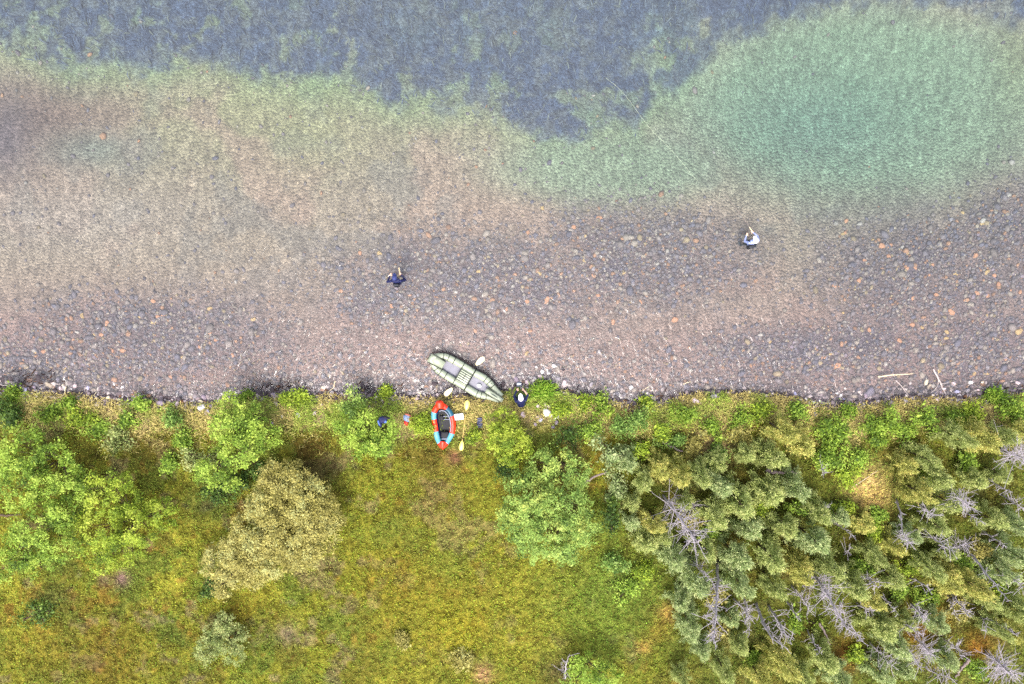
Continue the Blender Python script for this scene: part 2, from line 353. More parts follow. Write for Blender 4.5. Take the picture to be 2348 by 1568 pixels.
mb.add([(-700, y0, 0), (700, y0, 0), (700, y1, 0), (-700, y1, 0), (-700, y0, zb), (700, y0, zb), (700, y1, zb), (-700, y1, zb)],
       [(0, 1, 2, 3), (7, 6, 5, 4), (0, 4, 5, 1), (1, 5, 6, 2), (2, 6, 7, 3), (3, 7, 4, 0)])
mb.build('water', water_material(), smooth=False, kind='structure')

# ------------------------------------------------------------------ labels: look + where it stands, ranked where look-alikes share a place
LANDMARKS = [('the green raft', 1068, 865), ('the red packraft', 1017, 975), ('the crouching person', 1193, 912), ('the navy wader', 912, 645), ('the wader in a white cap', 1720, 550),
             ('the broad tan shrub', 640, 1210), ('the lone olive shrub', 505, 1455), ('the pale bank boulders', 1250, 945), ('the long slanting driftwood', 2163, 895),
             ('the yellow driftwood stick', 2050, 858), ('the curved driftwood branch', 137, 912), ('the spiky bleached dead tree', 1560, 1190), ('the tall narrow snag', 1637, 1385),
             ('the bare sandy patch', 1990, 1115), ('the forked driftwood', 758, 893), ('the big bushy dead tree', 1905, 1380), ('the large round birch', 1250, 1190),
             ('the dead crown by the picture corner', 2300, 1520), ('the grey fallen log', 1356, 1098), ('the birch thicket at the picture edge', 80, 1120)]
ORD = ['nearest', 'second nearest', 'third nearest', 'fourth nearest', 'fifth nearest', 'sixth nearest', 'seventh nearest', 'eighth nearest', 'ninth nearest', 'tenth nearest', 'eleventh nearest', 'twelfth nearest',
       'thirteenth nearest', 'fourteenth nearest', 'fifteenth nearest', 'sixteenth nearest', 'seventeenth nearest', 'eighteenth nearest']
PENDING = []
def later_label(o, look, px, py, skip=()):
    """remember a thing to be labelled once all of its look-alikes stand"""
    best = min((math.hypot((px-a)*.8, (py-b)*1.1), nm, a, b) for nm, a, b in LANDMARKS if nm not in skip)
    dx, dy = px-best[2], py-best[3]
    rel = ('right of' if dx > 0 else 'left of') if abs(dx) > abs(dy)*1.1 else ('inland of' if dy > 0 else 'riverward of')
    PENDING.append((o, look, rel, best[1], best[0]))
def write_labels():
    by = {}
    for o, look, rel, nm, d in PENDING: by.setdefault((look, rel, nm), []).append((d, o))
    for (look, rel, nm), L in by.items():
        L.sort(key=lambda t: t[0])
        for i, (d, o) in enumerate(L):
            o['label'] = f'{look} {rel} {nm}' if len(L) == 1 else f'{look} {rel} {nm}, {ORD[min(i, 17)]} such'

# ------------------------------------------------------------------ stones
def stone_mesh(name, seed, sub, mat, flat=.62):
    r = np.random.default_rng(seed); V, F = ICO[sub]; V = V.copy()
    d = np.zeros(len(V))
    for _ in range(7):
        a = r.normal(size=3); a /= np.linalg.norm(a); d -= np.maximum(V @ a-r.uniform(.45, .75), 0)*.9
    V = V*(1+d)[:, None]*np.array([1, r.uniform(.62, .9), flat])
    return np_mesh(name, V, F, mat, None, True)
SCOL = {'white': (236, 228, 228), 'pink': (212, 188, 190), 'cream': (226, 210, 184), 'tan': (176, 160, 142), 'grey': (158, 150, 156), 'mauve': (150, 134, 146), 'dark': (72, 62, 66), 'brown': (118, 84, 64),
        'orange': (200, 146, 112), 'slate': (120, 114, 126), 'lilac': (190, 184, 214), 'ochre': (196, 164, 112)}
SMAT = {k: solid('stone_'+k, v, .7, .22, 18, .25, .62, bump=.4) for k, v in SCOL.items()}
SM = {(k, i): stone_mesh('stone_'+k, i*31+j, 2, SMAT[k]) for j, k in enumerate(SCOL) for i in range(4)}
SMB = {(k, i): stone_mesh('bed_stone_'+k, i*37+j+500, 2, SMAT[k], .5) for j, k in enumerate(SCOL) for i in range(4)}
# (source-pixel x, y, radius, colour, long?)
ROCKS = [(2016,1535,15,'dark'),(2071,1518,17,'mauve'),(2106,1533,14,'pink'),(2219,1466,10,'white'),(2167,1487,9,'white'),(2194,1493,7,'white'),(2158,1508,10,'pink'),(2144,1468,5,'white'),(2258,1535,14,'pink'),
 (2228,1512,12,'grey'),(2334,1523,12,'slate'),(2365,1536,10,'grey'),(2420,1551,9,'tan'),(2525,1551,9,'white'),(2313,1550,7,'dark'),(2457,1576,6,'grey'),(2587,1575,5,'white'),(2255,1478,6,'dark'),(2141,1518,9,'grey'),
 (2189,1647,18,'white'),(2226,1658,15,'white'),(2091,1648,14,'pink'),(2153,1655,11,'tan'),(2225,1681,9,'mauve'),(2159,1672,9,'lilac'),(2180,1611,9,'cream'),(2196,1616,8,'pink'),(2150,1617,8,'pink'),(2140,1685,8,'mauve'),(2212,1700,9,'slate'),
 (2780,1596,14,'pink'),(2849,1583,13,'grey'),(2747,1553,14,'slate'),(2785,1547,10,'slate'),(2601,1599,8,'mauve'),(2563,1601,7,'white'),(2612,1580,7,'dark'),(2950,1590,11,'dark'),
 (3365,1585,8,'white'),(3348,1573,5,'white'),(3334,1588,9,'tan'),(3198,1597,5,'white'),(3223,1595,5,'white'),(3299,1613,8,'tan'),(3316,1608,5,'white'),(3247,1608,6,'white'),(3279,1603,5,'white'),(3183,1578,10,'lilac'),
 (3483,1569,18,'slate'),(3460,1584,13,'mauve'),(3343,1606,6,'cream'),(3246,1648,9,'grey'),(3449,1618,8,'grey'),(3247,1625,6,'grey'),(3377,1596,6,'lilac'),(3384,1614,7,'grey'),(3265,1612,6,'grey'),(3230,1612,6,'grey'),(3195,1612,7,'tan'),
 (3708,1530,10,'cream'),(3720,1546,10,'tan'),(3830,1567,10,'lilac'),(3874,1561,9,'grey'),(3950,1559,11,'grey'),(4073,1532,11,'pink'),(3817,1535,9,'pink'),(3766,1569,9,'mauve'),(3610,1601,10,'grey'),(3888,1529,9,'white'),
 (3932,1529,7,'cream'),(3781,1554,7,'pink'),(3743,1575,9,'slate'),(3915,1561,7,'pink'),(3655,1578,8,'dark'),(3735,1598,9,'pink'),(3820,1600,9,'grey'),(3905,1580,9,'dark'),
 (192,1544,16,'tan'),(237,1553,9,'pink'),(298,1544,10,'pink'),(282,1559,6,'white'),(350,1553,9,'lilac'),(487,1551,6,'white'),(435,1589,8,'cream'),(650,1607,17,'mauve'),(663,1613,6,'white'),(596,1608,13,'tan'),
 (161,1553,9,'grey'),(136,1551,9,'mauve'),(89,1545,9,'mauve'),(108,1560,9,'lilac'),(256,1520,5,'white'),(227,1521,9,'slate'),(149,1563,8,'grey'),(250,1540,5,'cream'),(325,1590,11,'mauve'),(45,1510,15,'dark'),(149,1515,14,'dark'),
 (113,1523,13,'brown'),(179,1508,13,'dark'),(77,1523,12,'dark'),(12,1520,12,'dark'),(200,1528,9,'dark'),
 (815,1589,15,'mauve'),(773,1604,8,'white'),(739,1604,7,'pink'),(719,1616,11,'pink'),(806,1606,8,'cream'),(758,1590,9,'tan'),(815,1626,14,'white'),(843,1640,9,'lilac'),(941,1569,5,'white'),(780,1593,8,'grey'),(718,1597,6,'tan'),
 (1097,1578,10,'mauve'),(1113,1611,11,'tan'),(1168,1563,6,'white'),(1028,1574,16,'dark'),(1085,1560,14,'dark'),(1123,1540,10,'dark'),(1067,1545,9,'dark'),(1114,1566,10,'dark'),(1058,1580,12,'dark'),(1292,1553,7,'cream'),(1204,1653,9,'white'),
 (1140,1657,6,'white'),(1266,1644,9,'pink'),(1105,1683,9,'mauve'),(1561,1550,13,'slate'),(1738,1532,10,'dark'),(1668,1590,10,'pink'),(1677,1577,7,'cream'),(1694,1578,5,'white'),(1642,1577,8,'grey'),(1607,1553,7,'dark'),(1678,1543,8,'dark'),
 (1682,1557,8,'dark'),(1446,1541,9,'dark'),(1464,1552,9,'dark'),(1484,1537,9,'dark'),(1510,1569,10,'dark'),(1494,1557,9,'dark'),(1530,1556,9,'dark'),(1545,1580,9,'mauve'),(1489,1573,9,'dark'),(1451,1561,10,'brown'),(1752,1566,6,'dark'),(1830,1570,7,'dark')]
for i, (sx, sy, r, c) in enumerate(ROCKS):
    R = max(r, 5.5)*SRC/52*1.28; p = WS(sx, sy, .02); z = ground_z(p[0], p[1]); water = p[1]-shore(p[0]) > 0
    if water and z < -.25*R: z = min(z, 0)
    o = obj('shore_rock', SM[(c, i % 4)]); flat = 1.0
    top = .28*R if c not in ('slate',) else .05*R
    zc = (max(z, -.62*R+top) if water else z+.34*R)
    o.location = (p[0], p[1], zc); o.rotation_euler = (random.uniform(-.15, .15), random.uniform(-.15, .15), random.uniform(0, 6.28))
    o.scale = (R*random.uniform(1.0, 1.2), R*1.1, R*random.uniform(.85, 1.2))
    size = 'large' if r >= 14 else 'medium' if r >= 9 else 'small'
    nm = {'dark': 'dark brown', 'white': 'whitish', 'pink': 'pale pink', 'tan': 'tan', 'mauve': 'mauve-grey', 'slate': 'slate-grey', 'lilac': 'pale lilac'}.get(c, c)
    tag(o, '', 'rock', 'rocks along the water edge'); later_label(o, f'{size} {nm} shore rock', sx*SRC, sy*SRC)

# bed stones: the 300 that show largest are parts of the riverbed
BEDS = [(615,1206),(329,1262),(655,1260),(836,1325),(866,1359),(800,1391),(930,1422),(1012,1276),(493,1403),(603,1420),(174,1405),(427,1293),(408,1340),(418,1476),(681,1509),(371,1499),(634,1270),(451,1406),(840,1237),
 (615,1290),(2291,910),(2338,945),(2160,1091),(2188,1201),(2105,1206),(2371,1100),(2392,1183),(2563,1208),(2695,1279),(2117,1323),(2033,1237),(2397,870),(2171,833),(2113,927),(2108,1415),(2451,1288),(3383,885),(3381,934),
 (3527,981),(3559,983),(3555,1028),(3454,1039),(3627,1072),(3660,1068),(3726,1063),(3719,1098),(3437,1122),(3336,1145),(3653,1192),(3747,1180),(3902,1023),(3949,1089),(3975,1100),(3822,1096),(3991,1138),(3909,1171),(3949,1180),
 (4043,1161),(4078,1168),(3806,1246),(4076,1323),(3477,1323),(3648,1300),(3597,1363),(3346,1462),(3303,1429),(3893,1492),(3785,1354),(1440,1014),(1636,1180),(1364,1165),(1565,1225),(1520,1013),(1900,1320),(2060,1100)]
bed_list = []
for i, (sx, sy) in enumerate(BEDS):
    big = (sx, sy) in ((3806,1246),(4076,1323),(3346,1462),(2695,1279),(836,1325),(2188,1201),(3527,981))
    bed_list.append((sx, sy, 17 if big else random.uniform(10, 14), random.choice(['orange', 'orange', 'ochre', 'orange', 'orange'])))
while len(bed_list) < 300:
    a, b, rx, ry = random.choice(STONE_Z); dx, dy = a+random.gauss(0, .5)*rx, b+random.gauss(0, .5)*ry
    if 0 < dx < 2347 and 450 < dy < 885: bed_list.append((dx/SRC, dy/SRC, random.uniform(7, 11), random.choice(['slate', 'slate', 'dark', 'mauve', 'grey', 'tan', 'mauve', 'ochre'])))
for i, (sx, sy, r, c) in enumerate(bed_list):
    p = WS(sx, sy, -.4); z = ground_z(p[0], p[1])
    if p[1]-shore(p[0]) < .3: p[1] = shore(p[0])+.35; z = ground_z(p[0], p[1])
    p = WS(sx, sy, z); R = r*SRC/52
    o = obj('river_stone', SMB[(c, i % 4)], BED); o.location = (p[0], p[1], min(ground_z(p[0], p[1])+.05*R, -.5*R))
    o.rotation_euler = (0, 0, random.uniform(0, 6.28)); o.scale = (R*1.1, R*1.1, R)
def scatter_pebbles(name, X, Y, Z, R, C, mat=M_PEB):
    V0, F0 = ICO[1]; n = len(X); a = RNG.uniform(0, 6.28, n)
    S = np.stack([R*RNG.uniform(.9, 1.4, n), R*RNG.uniform(.7, 1.0, n), R*RNG.uniform(.35, .6, n)], -1)
    V = V0[None]*S[:, None]*RNG.uniform(.85, 1.15, (n, len(V0), 1)); ca, sa = np.cos(a)[:, None], np.sin(a)[:, None]
    V = np.stack([V[..., 0]*ca-V[..., 1]*sa+X[:, None], V[..., 0]*sa+V[..., 1]*ca+Y[:, None], V[..., 2]+Z[:, None]], -1).reshape(-1, 3)
    F = (F0[None]+(np.arange(n)*len(V0))[:, None, None]).reshape(-1, 3)
    o = obj(name, np_mesh(name, V, F, mat, np.repeat(C, len(V0), 0), True)); o['kind'] = 'stuff'; return o
def pick(cols, probs, n, k, j=.25):
    c = np.array([lin(q) for q in cols])[RNG.choice(len(cols), n, p=np.array(probs)/sum(probs))]
    return c*k*RNG.uniform(1-j, 1+j, (n, 1))
# pebbles over the whole bed, thicker in the stone drifts
n = 120000; X = RNG.uniform(-24, 24, n); Y = RNG.uniform(-3.6, 16, n); Y = np.where(Y < shore(X), shore(X)+RNG.uniform(.05, 2, n), Y); Z = height(X, Y); px, py = PIX(X, Y, Z)
dens = .02+.8*stone_amount(px, py, X, Y); dens = np.maximum(dens, sst(700, 880, py)*.3)*(1-weed_amount(px, py, X, Y)); pl = zone_pool(X, Y); dens *= 1-.9*sst(.2, .5, pl)
k_ = RNG.uniform(0, 1, n) < dens*.8; X, Y, Z = X[k_], Y[k_], Z[k_]; n = len(X); R = RNG.gamma(2.2, .017, n)+.02
C = pick([(128, 120, 128), (140, 129, 132), (120, 116, 130), (156, 143, 138), (176, 162, 150), (186, 142, 112), (178, 158, 126), (190, 180, 172)], [.20, .20, .14, .18, .14, .07, .05, .02], n, .50)
scatter_pebbles('bed_pebbles', X, Y, np.minimum(Z+.2*R, -.4*R), R, C).parent = BED
# wet gravel strip along the waterline
n = 9000; X = RNG.uniform(-24, 24, n); Y = shore(X)+RNG.normal(.05, .22, n); Z = height(X, Y); R = RNG.gamma(3, .012, n)+.02
px = PIX(X, Y, Z)[0]; gap = RNG.uniform(0, 1, n) < np.where(((px > 1010) & (px < 1170)) | ((px > 1540) & (px < 1850)), .25, 1); X, Y, Z, R = X[gap], Y[gap], Z[gap], R[gap]; n = len(X)
C = pick([(86, 74, 76), (120, 106, 110), (150, 134, 136), (196, 180, 178), (222, 206, 200), (128, 92, 70)], [.3, .25, .2, .13, .07, .05], n, .62)
scatter_pebbles('shore_gravel', X, Y, Z+.15*R, R, C)
# waterline ribbons: roots and the dark wavelet reflections over them, built as brown strips
def ribbons(name, X, Y, Z, L, Wd, C, mat, up=.35, az=None, azs=.6):
    n = len(X); a = RNG.uniform(0, 6.28, n) if az is None else RNG.normal(az, azs, n)
    d = np.stack([np.cos(a), np.sin(a), 0*a], -1); s = np.stack([-np.sin(a), np.cos(a), 0*a], -1); P = np.stack([X, Y, Z], -1)
    u = np.array([0, 0, 1.])*(L*up*RNG.uniform(.5, 1.5, n))[:, None]
    m = P+d*(L*.5)[:, None]+u; e = P+d*L[:, None]+u*RNG.uniform(.6, 1.5, (n, 1)); hw = (Wd*.5)[:, None]
    V = np.stack([P-s*hw*.6, P+s*hw*.6, m+s*hw, m-s*hw, e+s*hw*.25, e-s*hw*.25], 1).reshape(-1, 3)
    b = np.arange(n)[:, None]*6; F = np.concatenate([b+[0, 1, 2, 3], b+[3, 2, 4, 5]], 0)
    o = obj(name, np_mesh(name, V, F, mat, np.repeat(C, 6, 0))); o['kind'] = 'stuff'; return o
rx, ry = [], []
for (a, b, wx, wy, m) in ((75, 868, 62, 10, 420), (640, 892, 48, 9, 260), (665, 878, 30, 6, 60), (855, 893, 40, 8, 260), (905, 888, 20, 6, 60), (1500, 912, 40, 6, 90), (1320, 903, 70, 6, 60), (2280, 890, 60, 7, 90)):
    q_ = W(a+RNG.normal(0, .6, m)*wx, b+RNG.normal(0, 1.0, m)*wy, 0.0); rx.append(q_[:, 0]); ry.append(q_[:, 1])
rx, ry = np.concatenate(rx)[::4], np.concatenate(ry)[::4]; ry = np.maximum(ry, shore(rx)-.1); m = len(rx)
ribbons('root_ripple_streaks', rx, ry, np.maximum(height(rx, ry), -.05)+.01, RNG.uniform(.12, .45, m), RNG.uniform(.02, .06, m), pick([(52, 38, 36), (74, 52, 40), (100, 72, 54), (40, 34, 40)], [.4, .25, .12, .23], m, .6), M_WEED, .12, az=.45, azs=.35)
n = 12000; X = RNG.uniform(-24, 24, n); Y = RNG.uniform(6, 17.5, n); Z = height(X, Y); px, py = PIX(X, Y, Z); k_ = RNG.uniform(0, 1, n) < weed_amount(px, py, X, Y)*.75
X, Y, Z = X[k_], Y[k_], Z[k_]; n = len(X)
C = pick([(92, 104, 128), (106, 116, 138), (122, 130, 142), (138, 144, 138), (84, 96, 122)], [.28, .28, .24, .12, .08], n, .47)
ribbons('water_weed', X, Y, Z, RNG.uniform(.12, .34, n), RNG.uniform(.02, .06, n), C, M_WEED, .5, az=2.3, azs=.9)

# ------------------------------------------------------------------ plants
def leaf_quads(P, N, L, Wd):
    """rhombic leaves at P, facing roughly N"""
    n = len(P); r = RNG.normal(size=(n, 3)); N = N/(np.linalg.norm(N, axis=1)[:, None]+1e-9)
    t = np.cross(N, r); t /= np.linalg.norm(t, axis=1)[:, None]+1e-9; b = np.cross(N, t); L = L[:, None]; Wd = Wd[:, None]
    V = np.stack([P-t*L*.5, P+b*Wd*.5-t*L*.05, P+t*L*.5, P-b*Wd*.5-t*L*.05], 1).reshape(-1, 3)
    return V, np.arange(n*4).reshape(n, 4)
def crown_data(lobes, clumps_m2, leaves, leaf, pal, k, spread=.16, aspect=.6, up=.5, rough=.22, inner=.14):
    """clumps of leaves over the outside of ellipsoid lobes (cx,cy,cz,rx,ry,rz) -> vertices, faces, colours"""
    Ps, Ns, Cs, Ls = [], [], [], []
    pal = np.array([lin(c) for c in pal])
    for (cx, cy, cz, rx, ry, rz) in lobes:
        area = 4*math.pi*((rx*ry)**1.6/3+(rx*rz)**1.6/3+(ry*rz)**1.6/3)**(1/1.6); m = max(8, int(area*clumps_m2*.62))
        d = RNG.normal(size=(m, 3)); d[:, 2] = np.abs(d[:, 2])*1.0-.42*RNG.uniform(0, 1, m); d /= np.linalg.norm(d, axis=1)[:, None]
        bump = 1+rough*(2*fbm(d[:, 0]*2.3+cx*3, d[:, 1]*2.3+d[:, 2]*1.7+cy*3, 91, 3)-1)*2+RNG.normal(0, .07, m)
        rr = np.where(RNG.uniform(0, 1, m) < inner, RNG.uniform(.5, .85, m), RNG.uniform(.86, 1.02, m))*bump
        c = d*rr[:, None]*np.array([rx, ry, rz])+np.array([cx, cy, cz])
        tone = np.clip(RNG.beta(1.5, 1.5, m)+.45*(fbm(c[:, 0]*1.6, c[:, 1]*1.6, 95, 2)-.5)*2, 0, .999); q = leaves
        p = np.repeat(c, q, 0)+RNG.normal(0, 1, (m*q, 3))*spread*np.array([1, 1, .6]); nn = np.repeat(d, q, 0)*(1-up)+np.array([0, 0, up])+RNG.normal(0, .42, (m*q, 3))
        ti = np.clip(np.repeat(tone, q)+RNG.normal(0, .14, m*q), 0, .999)*(len(pal)-1); i0 = ti.astype(int); f = (ti-i0)[:, None]
        col = pal[i0]*(1-f)+pal[i0+1]*f; col = col*RNG.uniform(.72, 1.28, (m*q, 1))
        Ps.append(p); Ns.append(nn); Cs.append(col*k); Ls.append(np.full(m*q, leaf))
    P, N, C, L = map(np.concatenate, (Ps, Ns, Cs, Ls)); P[:, 2] = np.maximum(P[:, 2], .04)
    L = L*np.exp(RNG.normal(0, .38, len(L))); V, F = leaf_quads(P, N, L, L*aspect)
    return V, F, np.repeat(C, 4, 0)
PAL = {'birch': [(70, 94, 28), (116, 146, 48), (146, 174, 62), (168, 192, 78), (176, 194, 80)],
       'yellow': [(88, 110, 30), (136, 160, 46), (166, 184, 58), (184, 196, 74)],
       'round': [(72, 98, 40), (120, 150, 66), (152, 180, 84), (176, 200, 100), (186, 198, 96)],
       'tan': [(114, 108, 50), (146, 138, 68), (170, 160, 84), (186, 176, 102), (172, 174, 110)],
       'greygreen': [(84, 98, 44), (116, 130, 68), (146, 158, 88), (172, 182, 116), (166, 164, 98)],
       'dark': [(44, 66, 26), (66, 92, 34), (92, 118, 46), (124, 146, 60)],
       'bright': [(74, 98, 28), (110, 140, 42), (144, 168, 58), (170, 188, 78)],
       'teal': [(72, 100, 38), (106, 138, 58), (140, 168, 80), (168, 186, 98)],
       'pine': [(60, 74, 28), (100, 116, 54), (140, 152, 82), (172, 180, 108), (192, 192, 122)],
       'pinegold': [(78, 86, 34), (122, 128, 58), (160, 162, 82), (188, 186, 102), (202, 182, 104)],
       'pinegrey': [(64, 82, 38), (102, 122, 66), (142, 158, 98), (172, 184, 126), (190, 192, 134)]}
def shrub(name, label, cat, group, lobes_px, h, pal, leaf=.068, dens=6.4, leaves=62, k=.72, spread=.105, stems=4, look=None, aspect=.6, up=.55, rough=.18):
    """lobes_px: (photo x, y, radius px[, relative height]); built about the shrub's own base"""
    bx = np.mean([l[0] for l in lobes_px]); by = np.mean([l[1] for l in lobes_px]); base = W(bx, by, .5+h*.45); gz = ground_z(base[0], base[1])
    lobes = []
    for l in lobes_px:
        hh = h*(l[3] if len(l) > 3 else 1.0); zc = hh*.52; p = W(l[0], l[1], gz+zc); r = l[2]/F_PX*(CAM[2]-gz-zc)*(1.0 if pal == 'tan' else .90)
        lobes.append((p[0]-base[0], p[1]-base[1], zc, r, r, hh*.46))
    V, F, C = crown_data(lobes, dens, leaves, leaf, PAL[pal], k, spread, aspect, up, rough)
    t = thing(name, label or '', cat, (base[0], base[1], gz), 0, group)
    mb = MB()
    for (cx, cy, cz, r, _, rz) in lobes:
        q = [(cx*.15, cy*.15, -.05), (cx*.5, cy*.5, cz*.5), (cx, cy, cz+rz*.3)]; mb.tube(spline(q, 7), np.linspace(.045, .012, 7), 6)
        for _k in range(stems):
            a = random.uniform(0, 6.28); mb.tube(spline([(cx*.4, cy*.4, cz*.35), (cx+r*.35*math.cos(a), cy+r*.35*math.sin(a), cz*.8), (cx+r*.8*math.cos(a), cy+r*.8*math.sin(a), cz+rz*.35)], 6), np.linspace(.022, .006, 6), 5)
    mb.build('trunk', M_BARK, t); obj('crown', np_mesh('crown', V, F, M_LEAF, C), t)
    if look: later_label(t, look, bx, by)
    return t
GB = 'leafy shrubs behind the bank'
shrub('birch_shrub', 'tall bright green birch at the picture edge, upper part of the thicket beside the clearing', 'shrub', GB, [(60, 1030, 62), (130, 1070, 66), (60, 1100, 64, .9), (170, 1110, 40, .85), (15, 1060, 50, .9)], 2.6, 'birch')
shrub('birch_shrub', 'light green birch below the thicket top, spreading to the picture edge', 'shrub', GB, [(90, 1190, 66), (140, 1240, 48, .9), (50, 1250, 50, .8), (150, 1170, 48, .9)], 2.3, 'birch')
shrub('birch_shrub', 'low green birch at the thicket foot, cut by the picture edge', 'shrub', GB, [(15, 1300, 38, .9), (45, 1285, 32, .8), (100, 1300, 30, .6)], 1.5, 'birch')
shrub('birch_shrub', 'yellow-green birch standing right of the edge thicket, in front of open heath', 'shrub', GB, [(260, 1130, 66), (230, 1210, 62), (320, 1200, 62), (365, 1180, 44, .85), (290, 1260, 48, .8), (240, 1280, 34, .7)], 2.5, 'yellow', k=.68)
shrub('birch_shrub', 'tall green birch touching the water edge riverward of the tan shrub', 'shrub', GB, [(545, 945, 48), (590, 965, 44, .9), (530, 985, 46, .95), (610, 995, 30, .7)], 2.2, 'birch')
shrub('birch_shrub', 'green birch between the waterside birch and the tan shrub', 'shrub', GB, [(555, 1030, 52), (500, 1070, 42, .9), (590, 1010, 34, .8), (530, 1100, 24, .7), (470, 1085, 24, .7)], 2.2, 'birch')
shrub('birch_shrub', 'dense light green birch with the navy jacket at its edge', 'shrub', GB, [(800, 985, 40), (850, 1000, 46), (885, 985, 34, .9), (840, 965, 36, .9), (830, 1022, 30, .7), (880, 1020, 26, .7)], 1.9, 'birch')
shrub('birch_shrub', 'narrow pale green birch on the bank above the dense light green one', 'shrub', GB, [(812, 912, 24), (818, 940, 28, .9), (795, 935, 20, .7)], 1.5, 'round')
shrub('willow_bush', 'small yellow-green bush against the side of the red packraft', 'bush', GB, [(956, 968, 17), (974, 982, 18), (975, 965, 14, .8)], .7, 'yellow', leaf=.06, dens=26)
shrub('willow_bush', 'tiny yellow-green bush beside the yellow paddle', 'bush', GB, [(1091, 994, 11), (1085, 1004, 12)], .5, 'yellow', leaf=.055, dens=30)
shrub('birch_shrub', 'bright yellow-green birch inland of the crouching person', 'shrub', GB, [(1150, 965, 34, .8), (1165, 1000, 44), (1190, 1020, 32, .9), (1140, 1005, 26, .8), (1170, 1045, 26, .8)], 2.0, 'yellow', k=.68)
shrub('birch_shrub', 'large round pale green birch at the edge of the heath clearing', 'shrub', GB, [(1210, 1140, 72), (1290, 1150, 66), (1260, 1210, 78), (1190, 1190, 56, .9), (1330, 1210, 48, .85), (1300, 1255, 40, .7), (1220, 1245, 40, .75)], 2.8, 'round', k=.70)
shrub('birch_shrub', 'light green birch behind the large round birch, on its river side', 'shrub', GB, [(1240, 1070, 40, .9), (1290, 1065, 42), (1330, 1085, 30, .8)], 2.1, 'round')
shrub('birch_shrub', 'leggy green birch with grey stems at the bottom edge of the photo', 'shrub', GB, [(1350, 1525, 34), (1390, 1545, 36), (1320, 1560, 34, .8), (1310, 1520, 18, .6)], 1.9, 'birch')
shrub('willow_shrub', 'broad tan olive shrub with a ragged pale end, alone in the heath', 'shrub', None,
      [(640, 1095, 46, .85), (680, 1088, 30, .8), (700, 1150, 64), (635, 1155, 66), (742, 1185, 44, .9), (665, 1220, 78), (728, 1228, 46, .9), (600, 1215, 66), (565, 1262, 56, .95), (625, 1275, 52, .9), (690, 1265, 42, .85), (505, 1285, 38, .8), (545, 1310, 36, .8), (510, 1345, 20, .6), (590, 1310, 32, .8)],
      2.1, 'tan', leaf=.06, dens=15, leaves=44, k=.78, spread=.10, up=.65, rough=.1)
shrub('willow_shrub', 'lone olive green lobed shrub in the heath below the tan one', 'shrub', None, [(520, 1420, 30), (490, 1445, 24, .9), (478, 1480, 30), (535, 1490, 32), (515, 1455, 30, .9), (550, 1455, 22, .8), (475, 1500, 20, .8)], 1.3, 'greygreen', leaf=.055, dens=18, leaves=36, k=.78, spread=.085)
LOW = [(12, 935, 26, 'dark', .9), (30, 950, 18, 'dark', .8), (492, 1140, 44, 'dark', .5), (390, 960, 24, 'teal', .7), (330, 930, 18, 'birch', .5), (110, 960, 18, 'bright', .5), (160, 925, 14, 'bright', .4), (450, 1050, 30, 'greygreen', .7), (390, 1060, 26, 'birch', .6),
       (1440, 975, 30, 'teal', 1.0), (1465, 960, 20, 'teal', .8), (1520, 985, 20, 'yellow', .8), (1575, 952, 22, 'bright', .7), (1635, 975, 20, 'bright', .6), (1890, 975, 26, 'bright', .9), (1925, 990, 26, 'bright', .9), (1905, 1015, 22, 'bright', .7), (1995, 975, 24, 'bright', .9),
       (2035, 965, 26, 'bright', .9), (2060, 985, 22, 'bright', .8), (2125, 965, 26, 'bright', .9), (2320, 925, 30, 'bright', 1.0), (2275, 907, 12, 'bright', .5), (1545, 1010, 16, 'teal', .5), (1360, 985, 24, 'birch', .8), (1300, 1000, 28, 'dark', .7),
       (1395, 1040, 34, 'pinegrey', 1.6), (925, 1460, 14, 'tan', .35), (1050, 1510, 20, 'tan', .4), (560, 1100, 26, 'dark', .6), (1640, 1040, 20, 'teal', .6), (1400, 1180, 30, 'dark', 1.0), (1420, 1120, 26, 'pinegrey', 1.0),
       (90, 1395, 30, 'dark', .35), (480, 1350, 22, 'dark', .3), (1380, 930, 18, 'bright', .4), (1160, 1070, 24, 'dark', 1.0), (690, 920, 16, 'yellow', .35), (660, 915, 14, 'yellow', .4), (880, 905, 16, 'yellow', .35), (2190, 960, 20, 'bright', .6), (2340, 955, 20, 'bright', .7),
       (1700, 960, 18, 'bright', .5), (1940, 940, 12, 'bright', .4), (1280, 935, 14, 'yellow', .3), (600, 1080, 20, 'dark', .5), (410, 1010, 20, 'birch', .5), (270, 1010, 26, 'greygreen', .5), (230, 990, 22, 'birch', .5), (30, 905, 14, 'bright', .4), (1405, 1290, 26, 'teal', .6), (1440, 1340, 24, 'birch', .5)]
